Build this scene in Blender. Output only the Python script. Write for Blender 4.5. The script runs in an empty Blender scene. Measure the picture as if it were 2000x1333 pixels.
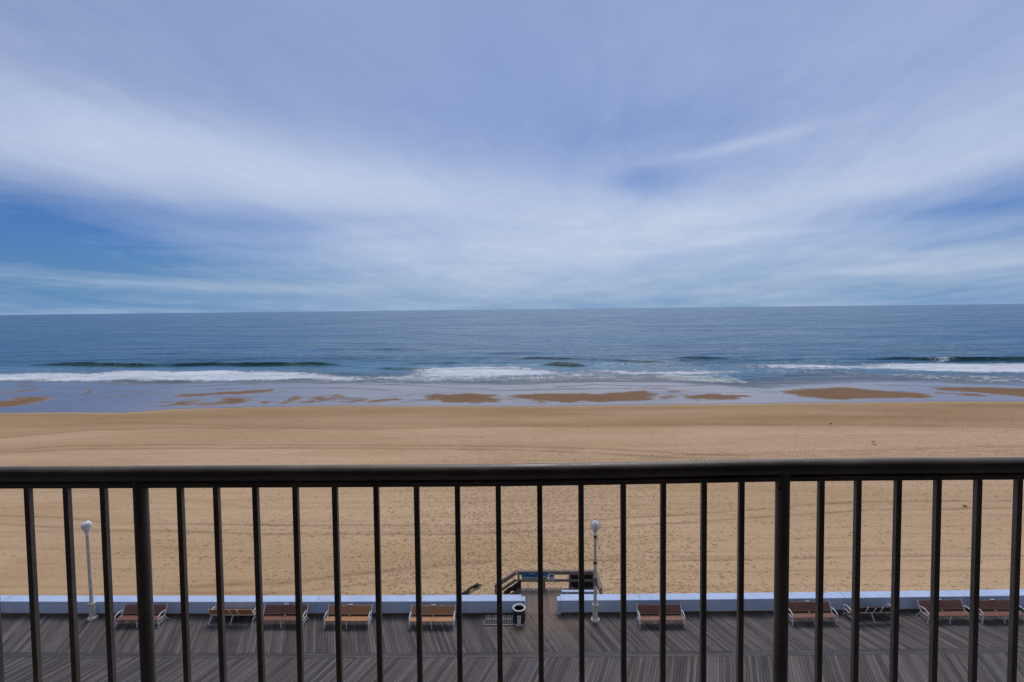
import bpy, math, random
import numpy as np
from mathutils import Matrix, Vector

random.seed(7)
rng = np.random.default_rng(11)
R = math.radians
scene = bpy.context.scene
col = scene.collection

# ------------------------------------------------------------------ camera
FPX, CX, CY = 980.0, 1000.0, 666.5
CAMZ = 14.0
PITCH, YAW, ROLL = math.atan(62.0 / FPX), R(0.8), R(-0.62)
RM = (Matrix.Rotation(YAW, 3, 'Z') @ Matrix.Rotation(math.pi / 2 - PITCH, 3, 'X')
      @ Matrix.Rotation(ROLL, 3, 'Z'))
cd = bpy.data.cameras.new('camera')
cam = bpy.data.objects.new('camera', cd)
col.objects.link(cam)
cam.matrix_world = Matrix.Translation((0, 0, CAMZ)) @ RM.to_4x4()
cd.sensor_width = 36.0
cd.sensor_fit = 'HORIZONTAL'
cd.lens = 36.0 * FPX / 2000.0
cd.clip_start = 0.05
cd.clip_end = 200000
scene.camera = cam


def ray(px, py):
    return RM @ Vector(((px - CX) / FPX, -(py - CY) / FPX, -1.0))


def on_z(px, py, z):
    d = ray(px, py)
    t = (z - CAMZ) / d.z
    return Vector((d.x * t, d.y * t, z))


def on_y(px, py, y):
    d = ray(px, py)
    t = y / d.y
    return Vector((d.x * t, y, CAMZ + d.z * t))


def azel(px, py):
    d = ray(px, py).normalized()
    return math.atan2(d.x, d.y), math.asin(d.z)


def curve_z(pts, z):
    """pixel polyline -> world (xs, ys) sorted arrays on the level z"""
    w = [on_z(p[0], p[1], z) for p in pts]
    w.sort(key=lambda v: v.x)
    return np.array([v.x for v in w]), np.array([v.y for v in w])


# ------------------------------------------------------------------ numpy noise
def _hash(ix, iy, seed):
    h = (ix.astype(np.int64) * 374761393 + iy.astype(np.int64) * 668265263 + seed * 974711) & 0x7fffffff
    h = ((h ^ (h >> 13)) * 1274126177) & 0x7fffffff
    h = h ^ (h >> 16)
    return (h & 0xffff) / 65535.0


def vnoise(x, y, seed=0):
    ix, iy = np.floor(x), np.floor(y)
    fx, fy = x - ix, y - iy
    fx = fx * fx * (3 - 2 * fx)
    fy = fy * fy * (3 - 2 * fy)
    a, b = _hash(ix, iy, seed), _hash(ix + 1, iy, seed)
    c, d = _hash(ix, iy + 1, seed), _hash(ix + 1, iy + 1, seed)
    return (a * (1 - fx) + b * fx) * (1 - fy) + (c * (1 - fx) + d * fx) * fy


def fbm(x, y, seed=0, oc=4):
    s, a, t = 0, 1.0, 0
    for i in range(oc):
        s = s + a * vnoise(x * 2 ** i, y * 2 ** i, seed + i * 17)
        t += a
        a *= 0.5
    return s / t * 2 - 1


def sstep(a, b, x):
    t = np.clip((x - a) / (b - a), 0, 1)
    return t * t * (3 - 2 * t)


def poly_sd(poly, X, Y, sx=1.0, pad=12.0):
    """signed distance, positive inside, x measured times sx; -pad far away"""
    P = np.array(poly, float)
    out = np.full(X.shape, -pad)
    m = ((X * sx > P[:, 0].min() * sx - pad) & (X * sx < P[:, 0].max() * sx + pad)
         & (Y > P[:, 1].min() - pad) & (Y < P[:, 1].max() + pad))
    if not m.any():
        return out
    x, y = X[m] * sx, Y[m]
    px, py = P[:, 0] * sx, P[:, 1]
    d = np.full(x.shape, 1e9)
    ins = np.zeros(x.shape, bool)
    n = len(P)
    for i in range(n):
        x0, y0, x1, y1 = px[i], py[i], px[(i + 1) % n], py[(i + 1) % n]
        ex, ey = x1 - x0, y1 - y0
        t = np.clip(((x - x0) * ex + (y - y0) * ey) / (ex * ex + ey * ey + 1e-9), 0, 1)
        d = np.minimum(d, np.hypot(x - x0 - t * ex, y - y0 - t * ey))
        c = ((y0 > y) != (y1 > y)) & (x < ex * (y - y0) / (ey if abs(ey) > 1e-9 else 1e-9) + x0)
        ins ^= c
    out[m] = np.where(ins, d, -d)
    return out


# ------------------------------------------------------------------ node helper
class G:
    def __init__(s, tree):
        s.t = tree
        s.n = tree.nodes
        s.l = tree.links

    def put(s, sock, v):
        if isinstance(v, bpy.types.NodeSocket):
            s.l.new(v, sock)
        elif v is not None:
            sock.default_value = v

    def m(s, op, a, b=None, c=None, clamp=False):
        n = s.n.new('ShaderNodeMath')
        n.operation = op
        n.use_clamp = clamp
        for i, v in enumerate((a, b, c)):
            if v is not None:
                s.put(n.inputs[i], v)
        return n.outputs[0]

    def add(s, a, b): return s.m('ADD', a, b)
    def mul(s, a, b): return s.m('MULTIPLY', a, b)
    def sub(s, a, b): return s.m('SUBTRACT', a, b)

    def ramp(s, v, a, b, lo=0.0, hi=1.0, smooth=True):
        n = s.n.new('ShaderNodeMapRange')
        n.interpolation_type = 'SMOOTHSTEP' if smooth else 'LINEAR'
        for i, x in enumerate((v, a, b, lo, hi)):
            s.put(n.inputs[i], x)
        return n.outputs[0]

    def mix(s, f, a, b, mode='MIX'):
        n = s.n.new('ShaderNodeMix')
        n.data_type = 'RGBA'
        n.blend_type = mode
        s.put(n.inputs[0], f)
        for i, v in ((6, a), (7, b)):
            if isinstance(v, tuple) and len(v) == 3:
                v = v + (1,)
            s.put(n.inputs[i], v)
        return n.outputs[2]

    def xyz(s, v):
        n = s.n.new('ShaderNodeSeparateXYZ')
        s.put(n.inputs[0], v)
        return n.outputs

    def vec(s, x, y, z):
        n = s.n.new('ShaderNodeCombineXYZ')
        for i, v in enumerate((x, y, z)):
            s.put(n.inputs[i], v)
        return n.outputs[0]

    def vscale(s, v, k):
        n = s.n.new('ShaderNodeVectorMath')
        n.operation = 'MULTIPLY'
        s.put(n.inputs[0], v)
        n.inputs[1].default_value = k
        return n.outputs[0]

    def vadd(s, v, k):
        n = s.n.new('ShaderNodeVectorMath')
        n.operation = 'ADD'
        s.put(n.inputs[0], v)
        s.put(n.inputs[1], k)
        return n.outputs[0]

    def noise(s, v, scale=1.0, detail=3.0, rough=0.5, dist=0.0):
        n = s.n.new('ShaderNodeTexNoise')
        s.put(n.inputs['Vector'], v)
        n.inputs['Scale'].default_value = scale
        n.inputs['Detail'].default_value = detail
        n.inputs['Roughness'].default_value = rough
        n.inputs['Distortion'].default_value = dist
        return n.outputs[0]

    def voro(s, v, scale=1.0):
        n = s.n.new('ShaderNodeTexVoronoi')
        s.put(n.inputs['Vector'], v)
        n.inputs['Scale'].default_value = scale
        return n.outputs['Distance'], n.outputs['Color']

    def attr(s, name):
        n = s.n.new('ShaderNodeAttribute')
        n.attribute_name = name
        return n.outputs['Fac'], n.outputs['Vector']

    def pos(s):
        return s.n.new('ShaderNodeNewGeometry').outputs['Position']

    def obj(s):
        return s.n.new('ShaderNodeTexCoord').outputs['Object']

    def bump(s, h, strength=0.5, dist=0.02, normal=None):
        n = s.n.new('ShaderNodeBump')
        n.inputs['Strength'].default_value = strength
        n.inputs['Distance'].default_value = dist
        s.put(n.inputs['Height'], h)
        if normal is not None:
            s.put(n.inputs['Normal'], normal)
        return n.outputs[0]


def new_mat(name):
    m = bpy.data.materials.new(name)
    m.use_nodes = True
    g = G(m.node_tree)
    p = m.node_tree.nodes['Principled BSDF']
    return m, g, p


def simple(name, c, rough=0.6, var=0.15, scale=12.0, metal=0.0, bump=0.0, c2=None, spec=0.5, stretch=(1, 1, 1)):
    """paint, wood, concrete...: base colour with a mottled second tone and a little relief"""
    m, g, p = new_mat(name)
    v = g.vscale(g.obj(), stretch)
    n = g.noise(v, scale, 5, 0.6)
    if c2 is None:
        c2 = tuple(x * (1 - var * 2) for x in c)
    f = g.ramp(n, 0.3, 0.72)
    g.put(p.inputs['Base Color'], g.mix(f, c, c2))
    g.put(p.inputs['Roughness'], g.ramp(n, 0.2, 0.8, max(rough - 0.1, 0.05), min(rough + 0.12, 1)))
    p.inputs['Metallic'].default_value = metal
    p.inputs['Specular IOR Level'].default_value = spec
    if bump:
        g.put(p.inputs['Normal'], g.bump(g.noise(v, scale * 6, 3), bump, 0.01))
    return m


# ------------------------------------------------------------------ mesh helper
class MB:
    def __init__(s):
        s.v, s.f = [], []

    def addv(s, pts, faces):
        o = len(s.v)
        s.v += [tuple(p) for p in pts]
        s.f += [tuple(i + o for i in f) for f in faces]
        return s

    def box(s, c, size, rot=None):
        hx, hy, hz = size[0] / 2, size[1] / 2, size[2] / 2
        c = Vector(c)
        pts = []
        for sx, sy, sz in ((-1, -1, -1), (1, -1, -1), (1, 1, -1), (-1, 1, -1), (-1, -1, 1), (1, -1, 1), (1, 1, 1), (-1, 1, 1)):
            p = Vector((sx * hx, sy * hy, sz * hz))
            if rot is not None:
                p = rot @ p
            pts.append(c + p)
        return s.addv(pts, [(0, 3, 2, 1), (4, 5, 6, 7), (0, 1, 5, 4), (1, 2, 6, 5), (2, 3, 7, 6), (3, 0, 4, 7)])

    def bar(s, p0, p1, w, h, up=(0, 0, 1)):
        """rectangular bar from p0 to p1; w sideways, h along up"""
        p0, p1, up = Vector(p0), Vector(p1), Vector(up)
        d = (p1 - p0).normalized()
        sd = d.cross(up).normalized()
        u = sd.cross(d).normalized()
        q = []
        for p in (p0, p1):
            for a, b in ((-1, -1), (1, -1), (1, 1), (-1, 1)):
                q.append(p + sd * a * w / 2 + u * b * h / 2)
        return s.addv(q, [(0, 1, 2, 3), (7, 6, 5, 4), (0, 4, 5, 1), (1, 5, 6, 2), (2, 6, 7, 3), (3, 7, 4, 0)])

    def tube(s, path, r, n=8, flat=1.0):
        P = [Vector(p) for p in path]
        rr = r if isinstance(r, (list, tuple)) else [r] * len(P)
        rings = []
        for i, p in enumerate(P):
            d = (P[min(i + 1, len(P) - 1)] - P[max(i - 1, 0)]).normalized()
            a = Vector((1, 0, 0)) if abs(d.x) < 0.8 else Vector((0, 0, 1))
            u = d.cross(a).normalized()
            w = d.cross(u).normalized()
            rings.append([p + u * math.cos(2 * math.pi * k / n) * rr[i] + w * math.sin(2 * math.pi * k / n) * rr[i] * flat for k in range(n)])
        pts = [q for rg in rings for q in rg]
        fs = []
        for i in range(len(P) - 1):
            for k in range(n):
                a, b = i * n + k, i * n + (k + 1) % n
                fs.append((a, b, b + n, a + n))
        fs.append(tuple(range(n))[::-1])
        fs.append(tuple(range((len(P) - 1) * n, len(P) * n)))
        return s.addv(pts, fs)

    def lathe(s, prof, n=24, c=(0, 0, 0), lumps=None):
        pts, fs = [], []
        for (r, z) in prof:
            for k in range(n):
                a = 2 * math.pi * k / n
                rr = r * (lumps(a, z) if lumps else 1)
                pts.append((c[0] + rr * math.cos(a), c[1] + rr * math.sin(a), c[2] + z))
        for i in range(len(prof) - 1):
            for k in range(n):
                a, b = i * n + k, i * n + (k + 1) % n
                fs.append((a, b, b + n, a + n))
        return s.addv(pts, fs)

    def prism(s, poly, z0, z1):
        n = len(poly)
        pts = [(x, y, z0) for x, y in poly] + [(x, y, z1) for x, y in poly]
        fs = [tuple(range(n))[::-1], tuple(range(n, 2 * n))]
        for i in range(n):
            j = (i + 1) % n
            fs.append((i, j, j + n, i + n))
        return s.addv(pts, fs)

    def build(s, name, mat, parent=None, smooth=False, bevel=0.0, loc=None):
        me = bpy.data.meshes.new(name)
        me.from_pydata(s.v, [], s.f)
        me.validate()
        me.update()
        me.materials.append(mat)
        if smooth:
            me.polygons.foreach_set('use_smooth', [True] * len(me.polygons))
            try:
                me.set_sharp_from_angle(angle=R(40))
            except Exception:
                pass
        o = bpy.data.objects.new(name, me)
        col.objects.link(o)
        if parent:
            o.parent = parent
        if loc is not None:
            o.location = loc
        if bevel:
            b = o.modifiers.new('bevel', 'BEVEL')
            b.width = bevel
            b.segments = 2
            b.limit_method = 'ANGLE'
        return o


def tag(o, label=None, cat=None, group=None, kind=None):
    for k, v in (('label', label), ('category', cat), ('group', group), ('kind', kind)):
        if v:
            o[k] = v
    return o


def empty(name, loc, rz=0.0):
    o = bpy.data.objects.new(name, None)
    o.empty_display_size = 0.2
    col.objects.link(o)
    o.location = loc
    o.rotation_euler = (0, 0, rz)
    return o


def kids(o):
    return [c for c in bpy.data.objects if c.parent == o]


def copy_tree(o, parent=None):
    c = o.copy()
    col.objects.link(c)
    c.parent = parent
    for ch in kids(o):
        copy_tree(ch, c)
    return c


def grid_mesh(name, xs, ys, Z, mat, attrs, keep=None):
    """tensor grid with float point attributes"""
    nx, ny = len(xs), len(ys)
    X, Y = np.meshgrid(xs, ys)
    co = np.stack([X, Y, Z], -1).reshape(-1, 3).astype(np.float32)
    i = np.arange((ny - 1) * nx).reshape(ny - 1, nx)[:, :-1].ravel()
    if keep is not None:
        kf = keep[:-1, :-1] | keep[1:, :-1] | keep[:-1, 1:] | keep[1:, 1:]
        i = i[kf.ravel()]
    q = np.stack([i, i + 1, i + 1 + nx, i + nx], 1).astype(np.int32)
    me = bpy.data.meshes.new(name)
    me.vertices.add(len(co))
    me.vertices.foreach_set('co', co.ravel())
    me.loops.add(q.size)
    me.loops.foreach_set('vertex_index', q.ravel())
    me.polygons.add(len(q))
    me.polygons.foreach_set('loop_start', np.arange(0, q.size, 4, dtype=np.int32))
    me.polygons.foreach_set('use_smooth', np.ones(len(q), bool))
    me.update(calc_edges=True)
    for k, a in attrs.items():
        at = me.attributes.new(k, 'FLOAT', 'POINT')
        at.data.foreach_set('value', a.astype(np.float32).ravel())
    me.materials.append(mat)
    o = bpy.data.objects.new(name, me)
    col.objects.link(o)
    return o


def grow(a, b, s0, k):
    out, x, s = [], a, s0
    while x < b:
        s *= k
        x += s
        out.append(x)
    return np.array(out)


# ------------------------------------------------------------------ world and light
SUN_EL, SUN_AZ = R(58), R(8)          # azimuth measured from +Y (the sea) towards +X
w = bpy.data.worlds.new('World')
scene.world = w
w.use_nodes = True
w.node_tree.nodes.clear()
g = G(w.node_tree)
out = g.n.new('ShaderNodeOutputWorld')
sky = g.n.new('ShaderNodeTexSky')
sky.sky_type = 'NISHITA'
sky.sun_disc = False
sky.sun_elevation = SUN_EL
sky.sun_rotation = SUN_AZ
sky.altitude = 10
sky.air_density = 1.0
sky.dust_density = 0.6
sky.ozone_density = 2.5
d = g.n.new('ShaderNodeTexCoord').outputs['Generated']
dx, dy, dz = g.xyz(d)
az = g.m('ARCTAN2', dx, dy)
el = g.m('ARCSINE', dz)
# thin high cloud seen in perspective: coordinates on a cloud layer
zz = g.m('MAXIMUM', g.add(dz, 0.10), 0.04)
cu, cv = g.m('DIVIDE', dx, zz), g.m('DIVIDE', dy, zz)
A0 = R(9)
cr = g.sub(g.mul(cu, math.cos(A0)), g.mul(cv, math.sin(A0)))
cl = g.add(g.mul(cu, math.sin(A0)), g.mul(cv, math.cos(A0)))
plane = g.vec(cr, cl, 0.0)
warp = g.noise(g.vscale(plane, (0.7, 0.35, 1)), 1.0, 3, 0.5)
warp2 = g.noise(g.vscale(g.vadd(plane, (7.3, 2.2, 1.0)), (0.9, 0.5, 1)), 1.0, 3, 0.5)
pl2 = g.vec(g.add(cr, g.mul(g.sub(warp, 0.5), 1.1)), g.add(cl, g.mul(g.sub(warp2, 0.5), 1.6)), 0.0)
st1 = g.noise(g.vscale(pl2, (1.3, 0.55, 1)), 1.0, 7, 0.58)
st2 = g.noise(g.vscale(pl2, (4.5, 1.3, 1)), 1.0, 7, 0.62)
st3 = g.noise(g.vscale(pl2, (0.55, 0.45, 1)), 1.0, 4, 0.5)
# wisps that lie level low over the sea
lw = g.noise(g.vec(g.mul(az, 3.0), g.mul(el, 26.0), 0.0), 1.0, 6, 0.6, 0.6)
lowm = g.ramp(el, 0.02, 0.30, 1.0, 0.0)
azw = g.add(az, g.mul(g.sub(warp2, 0.5), 0.22))
elw = g.add(el, g.mul(g.sub(warp, 0.5), 0.10))


def blob(px, py, sx, sy, rot, amp):
    """soft bank of cloud (or clear gap) at a compass bearing and height; sizes in degrees"""
    a, e = azel(px, py)
    c, s_ = math.cos(R(rot)), math.sin(R(rot))
    u, v = g.sub(azw, a), g.sub(elw, e)
    p = g.add(g.mul(u, c / R(sx)), g.mul(v, s_ / R(sx)))
    q = g.sub(g.mul(v, c / R(sy)), g.mul(u, s_ / R(sy)))
    r2 = g.add(g.mul(p, p), g.mul(q, q))
    return g.mul(g.m('EXPONENT', g.mul(r2, -1.0)), amp)


BLOBS = [(400, 308, 25, 4.6, -2, .55), (100, 240, 15, 3.0, -2, .14), (900, 395, 19, 3.2, -3, .34),
         (1280, 440, 19, 3.2, 2, .42), (1750, 345, 20, 2.4, 8, .32), (1900, 120, 22, 8, 8, .14),
         (1000, 505, 22, 2.4, 0, .30), (1850, 485, 15, 1.2, 1, .30), (1900, 225, 16, 2.2, 7, .20),
         (1450, 282, 7, 0.55, 5, .30), (300, 556, 17, 0.8, 0, .30), (1800, 522, 12, 0.6, 0, .22), (1000, 600, 70, 1.6, 0, -.12), (1000, 560, 18, 2.0, 0, .12),
         (700, 480, 14, 1.6, -1, .16), (1500, 470, 14, 0.7, 2, .18),
         (10, 470, 22, 4.4, -3, -.84), (420, 420, 12, 1.5, -3, -.16), (1290, 352, 4.5, 1.6, 3, -.42), (1330, 240, 12, 2.4, 5, -.16),
         (1970, 400, 13, 2.6, 5, -.36), (850, 60, 30, 6, 0, -.06), (1080, 240, 18, 4, 5, -.10),
         (60, 60, 20, 8, -4, -.12), (0, 590, 28, 1.4, 0, -.30), (2000, 585, 25, 1.2, 0, -.20), (1600, 515, 12, .7, 0, -.14)]
msk = 0.44
for b in BLOBS:
    msk = g.add(msk, blob(*b))
hi = g.ramp(el, .22, .55, 1.0, .45)
msk = g.add(msk, g.mul(g.mul(g.sub(st1, 0.5), 0.50), hi))
msk = g.add(msk, g.mul(g.mul(g.sub(st2, 0.5), 0.34), hi))
msk = g.add(msk, g.mul(g.sub(st3, 0.5), 0.40))
msk = g.add(msk, g.mul(g.mul(g.sub(lw, 0.5), 1.0), lowm))
st4 = g.noise(g.vscale(pl2, (9, 7, 1)), 1.0, 6, 0.6)
msk = g.add(msk, g.mul(g.sub(st4, 0.5), g.mul(g.ramp(st3, .35, .7), 0.26)))
msk = g.ramp(msk, -0.26, 1.22, 0.0, 1.0, False)
SKYK = 0.05
skyc = g.vscale(sky.outputs[0], (SKYK * 0.42, SKYK * 0.76, SKYK * 1.42))
# low air over the sea, a slightly paler blue
haze_f = g.ramp(el, 0.0, 0.10, 0.75, 0.0)
skyc = g.mix(haze_f, skyc, (0.10, 0.27, 0.55))
cloud = g.mix(g.ramp(el, 0.03, 0.45), (0.56, 0.64, 0.78), (0.55, 0.645, 0.84))
fin = g.mix(msk, skyc, cloud)
# below the horizon: dull ground tone
fin = g.mix(g.ramp(dz, -0.03, -0.01), (0.10, 0.12, 0.15), fin)
bg = g.n.new('ShaderNodeBackground')
g.put(bg.inputs[0], fin)
bg.inputs[1].default_value = 1.0
g.l.new(bg.outputs[0], out.inputs[0])

sd = bpy.data.lights.new('sun', 'SUN')
sd.energy = 2.0
sd.angle = R(28)
sd.color = (1.0, 0.93, 0.84)
so = bpy.data.objects.new('sun', sd)
col.objects.link(so)
sv = Vector((math.sin(SUN_AZ) * math.cos(SUN_EL), math.cos(SUN_AZ) * math.cos(SUN_EL), math.sin(SUN_EL)))
so.rotation_euler = sv.to_track_quat('Z', 'Y').to_euler()
so.location = (0, 60, 80)

vs = scene.view_settings
scene.display_settings.display_device = 'sRGB'
vs.view_transform = 'Standard'
vs.look = 'None'
vs.exposure = 0.0
vs.gamma = 1.0
vs.use_curve_mapping = False

# ------------------------------------------------------------------ materials
M = {}
m, g, p = new_mat('railing_paint')
v = g.obj()
ra = g.noise(v, 6.0, 6, .65)
rb = g.noise(g.vscale(v, (9, 9, 26)), 1.0, 5, .65)
rc = g.noise(v, 55.0, 4, .6)
c = g.mix(g.ramp(ra, .38, .68), (.122, .102, .086), (.205, .174, .150))
c = g.mix(g.mul(g.ramp(rb, .55, .75), .60), c, (.155, .090, .060))
c = g.mix(g.mul(g.ramp(rc, .60, .74), .5), c, (.25, .225, .20))
g.put(p.inputs['Base Color'], c)
g.put(p.inputs['Roughness'], g.ramp(ra, .3, .7, .36, .62))
g.put(p.inputs['Normal'], g.bump(rb, .12, .004))
M['rail'] = m
M['white'] = simple('white_cast_iron', (.78, .78, .80), .45, .08, 15)
M['lamp'] = simple('cream_lamp_paint', (.62, .59, .52), .5, .12, 7, bump=.1)
M['globe'] = simple('lamp_globe', (.86, .86, .88), .25, .06, 6)
M['rust'] = simple('rusty_band', (.10, .075, .045), .7, .3, 30)
M['greyband'] = simple('grey_band', (.22, .20, .17), .6, .2, 20)
M['cable'] = simple('black_cable', (.012, .012, .012), .6)
M['red'] = simple('red_brown_slats', (.225, .085, .056), .5, .2, 5, stretch=(.6, 8, 8), bump=.15)
M['gold'] = simple('golden_brown_slats', (.47, .235, .10), .5, .18, 5, stretch=(.6, 8, 8), bump=.15)
M['dark'] = simple('dark_brown_slats', (.075, .036, .022), .55, .2, 5, stretch=(.6, 8, 8), bump=.15)
M['plaque'] = simple('white_plaque', (.8, .8, .8), .35, .04)
M['ink'] = simple('dark_ink', (.05, .05, .06), .6)
m, g, p = new_mat('sea_wall_concrete')
v = g.obj()
wa = g.noise(v, 1.3, 5, .6)
wb = g.noise(g.vscale(v, (5, 5, .7)), 1.0, 5, .65)
wc = g.noise(v, 14.0, 4, .6)
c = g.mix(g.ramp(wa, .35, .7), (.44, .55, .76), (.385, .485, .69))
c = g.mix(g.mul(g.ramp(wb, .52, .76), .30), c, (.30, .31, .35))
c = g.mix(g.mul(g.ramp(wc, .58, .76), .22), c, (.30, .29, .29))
g.put(p.inputs['Base Color'], c)
p.inputs['Roughness'].default_value = .8
g.put(p.inputs['Normal'], g.bump(wc, .2, .01))
M['wall'] = m
M['smear'] = simple('sand_smear', (.50, .40, .27), .9, .15, 14)
M['darkpanel'] = simple('dark_panel_gloss', (.012, .013, .014), .15, .1, 3)  # for the added panel that keeps light off the railing
M['kick'] = simple('kick_board_wood', (.11, .072, .045), .8, .25, 3, stretch=(.5, 6, 6), bump=.3)
M['timber'] = simple('weathered_timber', (.25, .195, .165), .85, .22, 3, stretch=(1, 6, 6), bump=.3)
M['tarp'] = simple('black_tarp', (.010, .010, .011), .55, .3, 6, bump=.5)
M['green'] = simple('green_bin_paint', (.012, .036, .026), .45, .2, 10)
M['bin_ring'] = simple('bin_white_ring', (.66, .67, .70), .4, .06)
M['bin_in'] = simple('bin_liner', (.008, .008, .009), .5)
M['steel'] = simple('galvanised_steel', (.27, .27, .30), .45, .12, 18, metal=.3)
M['blue'] = simple('blue_sign_face', (.010, .16, .40), .4, .12, 5)
M['bluedk'] = simple('dark_blue_lettering', (.006, .045, .16), .5)
M['beige'] = simple('sign_picture', (.30, .24, .15), .5, .1, 9, c2=(.12, .22, .15))
M['signw'] = simple('sign_white', (.62, .60, .64), .45, .06)
M['log'] = simple('driftwood', (.026, .02, .018), .9, .3, 9, bump=.6)
M['weed'] = simple('seaweed', (.03, .022, .014), .9, .3, 30)
M['feather'] = simple('gull_white', (.62, .60, .60), .7, .05)
M['gullgrey'] = simple('gull_grey', (.20, .20, .22), .7, .1)
M['beak'] = simple('gull_yellow', (.5, .32, .06), .5)
M['facade'] = simple('facade_render', (.58, .54, .48), .85, .08, 2, bump=.15)
M['slab'] = simple('balcony_concrete', (.13, .12, .11), .9, .1, 4, bump=.2)

GX0, GX1, WALLY0 = on_z(1026, 1203, 0).x, on_z(1089, 1203, 0).x, on_z(1050, 1203, 0).y
# boards: per-board tone and grain coordinates
m, g, p = new_mat('weathered_boards')
tone = g.attr('tone')[0]
gv = g.attr('grain')[1]
brown = g.attr('brown')[0]
n1 = g.noise(g.vscale(gv, (.7, 42, 1)), 1.0, 5, .7)
n2 = g.noise(g.vscale(gv, (.35, 6, 1)), 1.0, 3, .6)
n3 = g.noise(g.pos(), .55, 4, .55)
n4 = g.noise(g.pos(), 5.0, 4, .6)
c = g.mix(tone, (.034, .029, .032), (.135, .120, .126))
c = g.mix(g.mul(g.ramp(n1, .46, .74), .72), c, (.26, .24, .245))
c = g.mix(g.mul(g.ramp(n2, .35, .7), .5), c, (.055, .048, .050))
c = g.mix(g.mul(g.ramp(n3, .45, .75), .35), c, (.05, .042, .040))
c = g.mix(g.mul(g.ramp(n4, .6, .8), .2), c, (.03, .026, .024))
bx_, by_, bz_ = g.xyz(g.pos())
du = g.mul(g.sub(bx_, (GX0 + GX1) / 2), .33)
dv = g.mul(g.sub(by_, WALLY0), .42)
dust = g.m('EXPONENT', g.mul(g.add(g.mul(du, du), g.mul(dv, dv)), -1.0))
dust = g.mul(g.ramp(g.add(g.mul(dust, .6), g.noise(g.pos(), 2.2, 5, .65)), .70, 1.10), .30)
c = g.mix(dust, c, (.26, .18, .11))
c = g.mix(brown, c, (.23, .155, .10))
g.put(p.inputs['Base Color'], c)
p.inputs['Roughness'].default_value = .8
p.inputs['Specular IOR Level'].default_value = .3
g.put(p.inputs['Normal'], g.bump(n1, .4, .004))
M['boards'] = m


class Boards:
    def __init__(s):
        s.v, s.f, s.tone, s.gr, s.br = [], [], [], [], []

    def quad(s, a, b, c_, d_, th, tone, brown=0.0):
        """board with top corners a,b (start edge) c,d (end edge), thickness th; grain runs a->d"""
        o = len(s.v)
        top = [Vector(a), Vector(b), Vector(c_), Vector(d_)]
        L = (top[3] - top[0]).length
        W = (top[1] - top[0]).length
        r0, r1 = random.random() * 60, random.random() * 60
        for dz in (0, -th):
            for q, (u, v) in zip(top, ((0, 0), (0, W), (L, W), (L, 0))):
                s.v.append((q.x, q.y, q.z + dz))
                s.gr.append((u + r0, v + r1, 0))
                s.tone.append(tone)
                s.br.append(brown)
        for f in ((0, 1, 2, 3), (7, 6, 5, 4), (0, 4, 5, 1), (1, 5, 6, 2), (2, 6, 7, 3), (3, 7, 4, 0)):
            s.f.append(tuple(i + o for i in f))

    def build(s, name, parent=None):
        me = bpy.data.meshes.new(name)
        me.from_pydata(s.v, [], s.f)
        import bmesh
        bm = bmesh.new()
        bm.from_mesh(me)
        bmesh.ops.recalc_face_normals(bm, faces=bm.faces)
        bm.to_mesh(me)
        bm.free()
        me.update()
        a = me.attributes.new('tone', 'FLOAT', 'POINT')
        a.data.foreach_set('value', s.tone)
        a = me.attributes.new('brown', 'FLOAT', 'POINT')
        a.data.foreach_set('value', s.br)
        a = me.attributes.new('grain', 'FLOAT_VECTOR', 'POINT')
        a.data.foreach_set('vector', np.array(s.gr, np.float32).ravel())
        me.materials.append(M['boards'])
        o = bpy.data.objects.new(name, me)
        col.objects.link(o)
        o.parent = parent
        return o


# sand
m, g, p = new_mat('sand')
P = g.pos()
wet, bar, track, foot, tread, damp = (g.attr(k)[0] for k in ('wet', 'bar', 'track', 'foot', 'tread', 'damp'))
big = g.noise(g.vscale(P, (.035, .16, .1)), 1.0, 4, .55)
mid = g.noise(g.vscale(P, (.25, 1.3, .5)), 1.0, 5, .6)
rake = g.noise(g.vscale(P, (.045, 2.6, .5)), 1.0, 6, .66)
fine = g.noise(P, 9.0, 4, .65)
c = g.mix(g.ramp(big, .3, .7), (.58, .405, .250), (.52, .358, .215))
c = g.mix(g.mul(g.ramp(mid, .35, .75), .30), c, (.40, .262, .138))
c = g.mix(g.mul(g.ramp(rake, .48, .72), .48), c, (.31, .20, .115))
c = g.mix(g.mul(g.ramp(fine, .45, .70), .34), c, (.29, .185, .105))
drift = g.noise(g.vscale(P, (.018, .07, .1)), 1.0, 5, .6, .5)
c = g.mix(g.mul(g.ramp(drift, .42, .66), .50), c, (.36, .225, .11))
c = g.mix(damp, c, (.31, .195, .092))
wq = g.noise(P, 1.6, 3, .5)
Pf = g.vadd(g.vscale(P, (1.0, 1.35, 1.0)), g.vec(g.mul(wq, .5), g.mul(fine, .25), 0.0))
vd, vc = g.voro(Pf, 3.0)
r_, g_, b_ = g.xyz(vc)
on = g.ramp(g.sub(foot, r_), -.03, .03)
fp = g.mul(g.ramp(vd, .17, .40, 1.0, 0.0), on)
vd2, vc2 = g.voro(g.vadd(g.vscale(P, (1.7, 1.0, 1.0)), g.vec(g.mul(wq, .6), 0.0, 3.7)), 5.5)
on2 = g.ramp(g.sub(g.add(foot, .03), g.xyz(vc2)[1]), -.03, .03)
fp2 = g.mul(g.ramp(vd2, .15, .40, 1.0, 0.0), g.mul(on2, .8))
fp = g.m('MAXIMUM', fp, fp2)
c = g.mix(g.mul(fp, .36), c, (.17, .105, .055))  # prints: shade in the hollows and damp sand, both put into the colour
c = g.mix(g.mul(track, .80), c, (.17, .105, .055))  # ruts: groove shade painted in along with the darker damp sand
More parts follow.
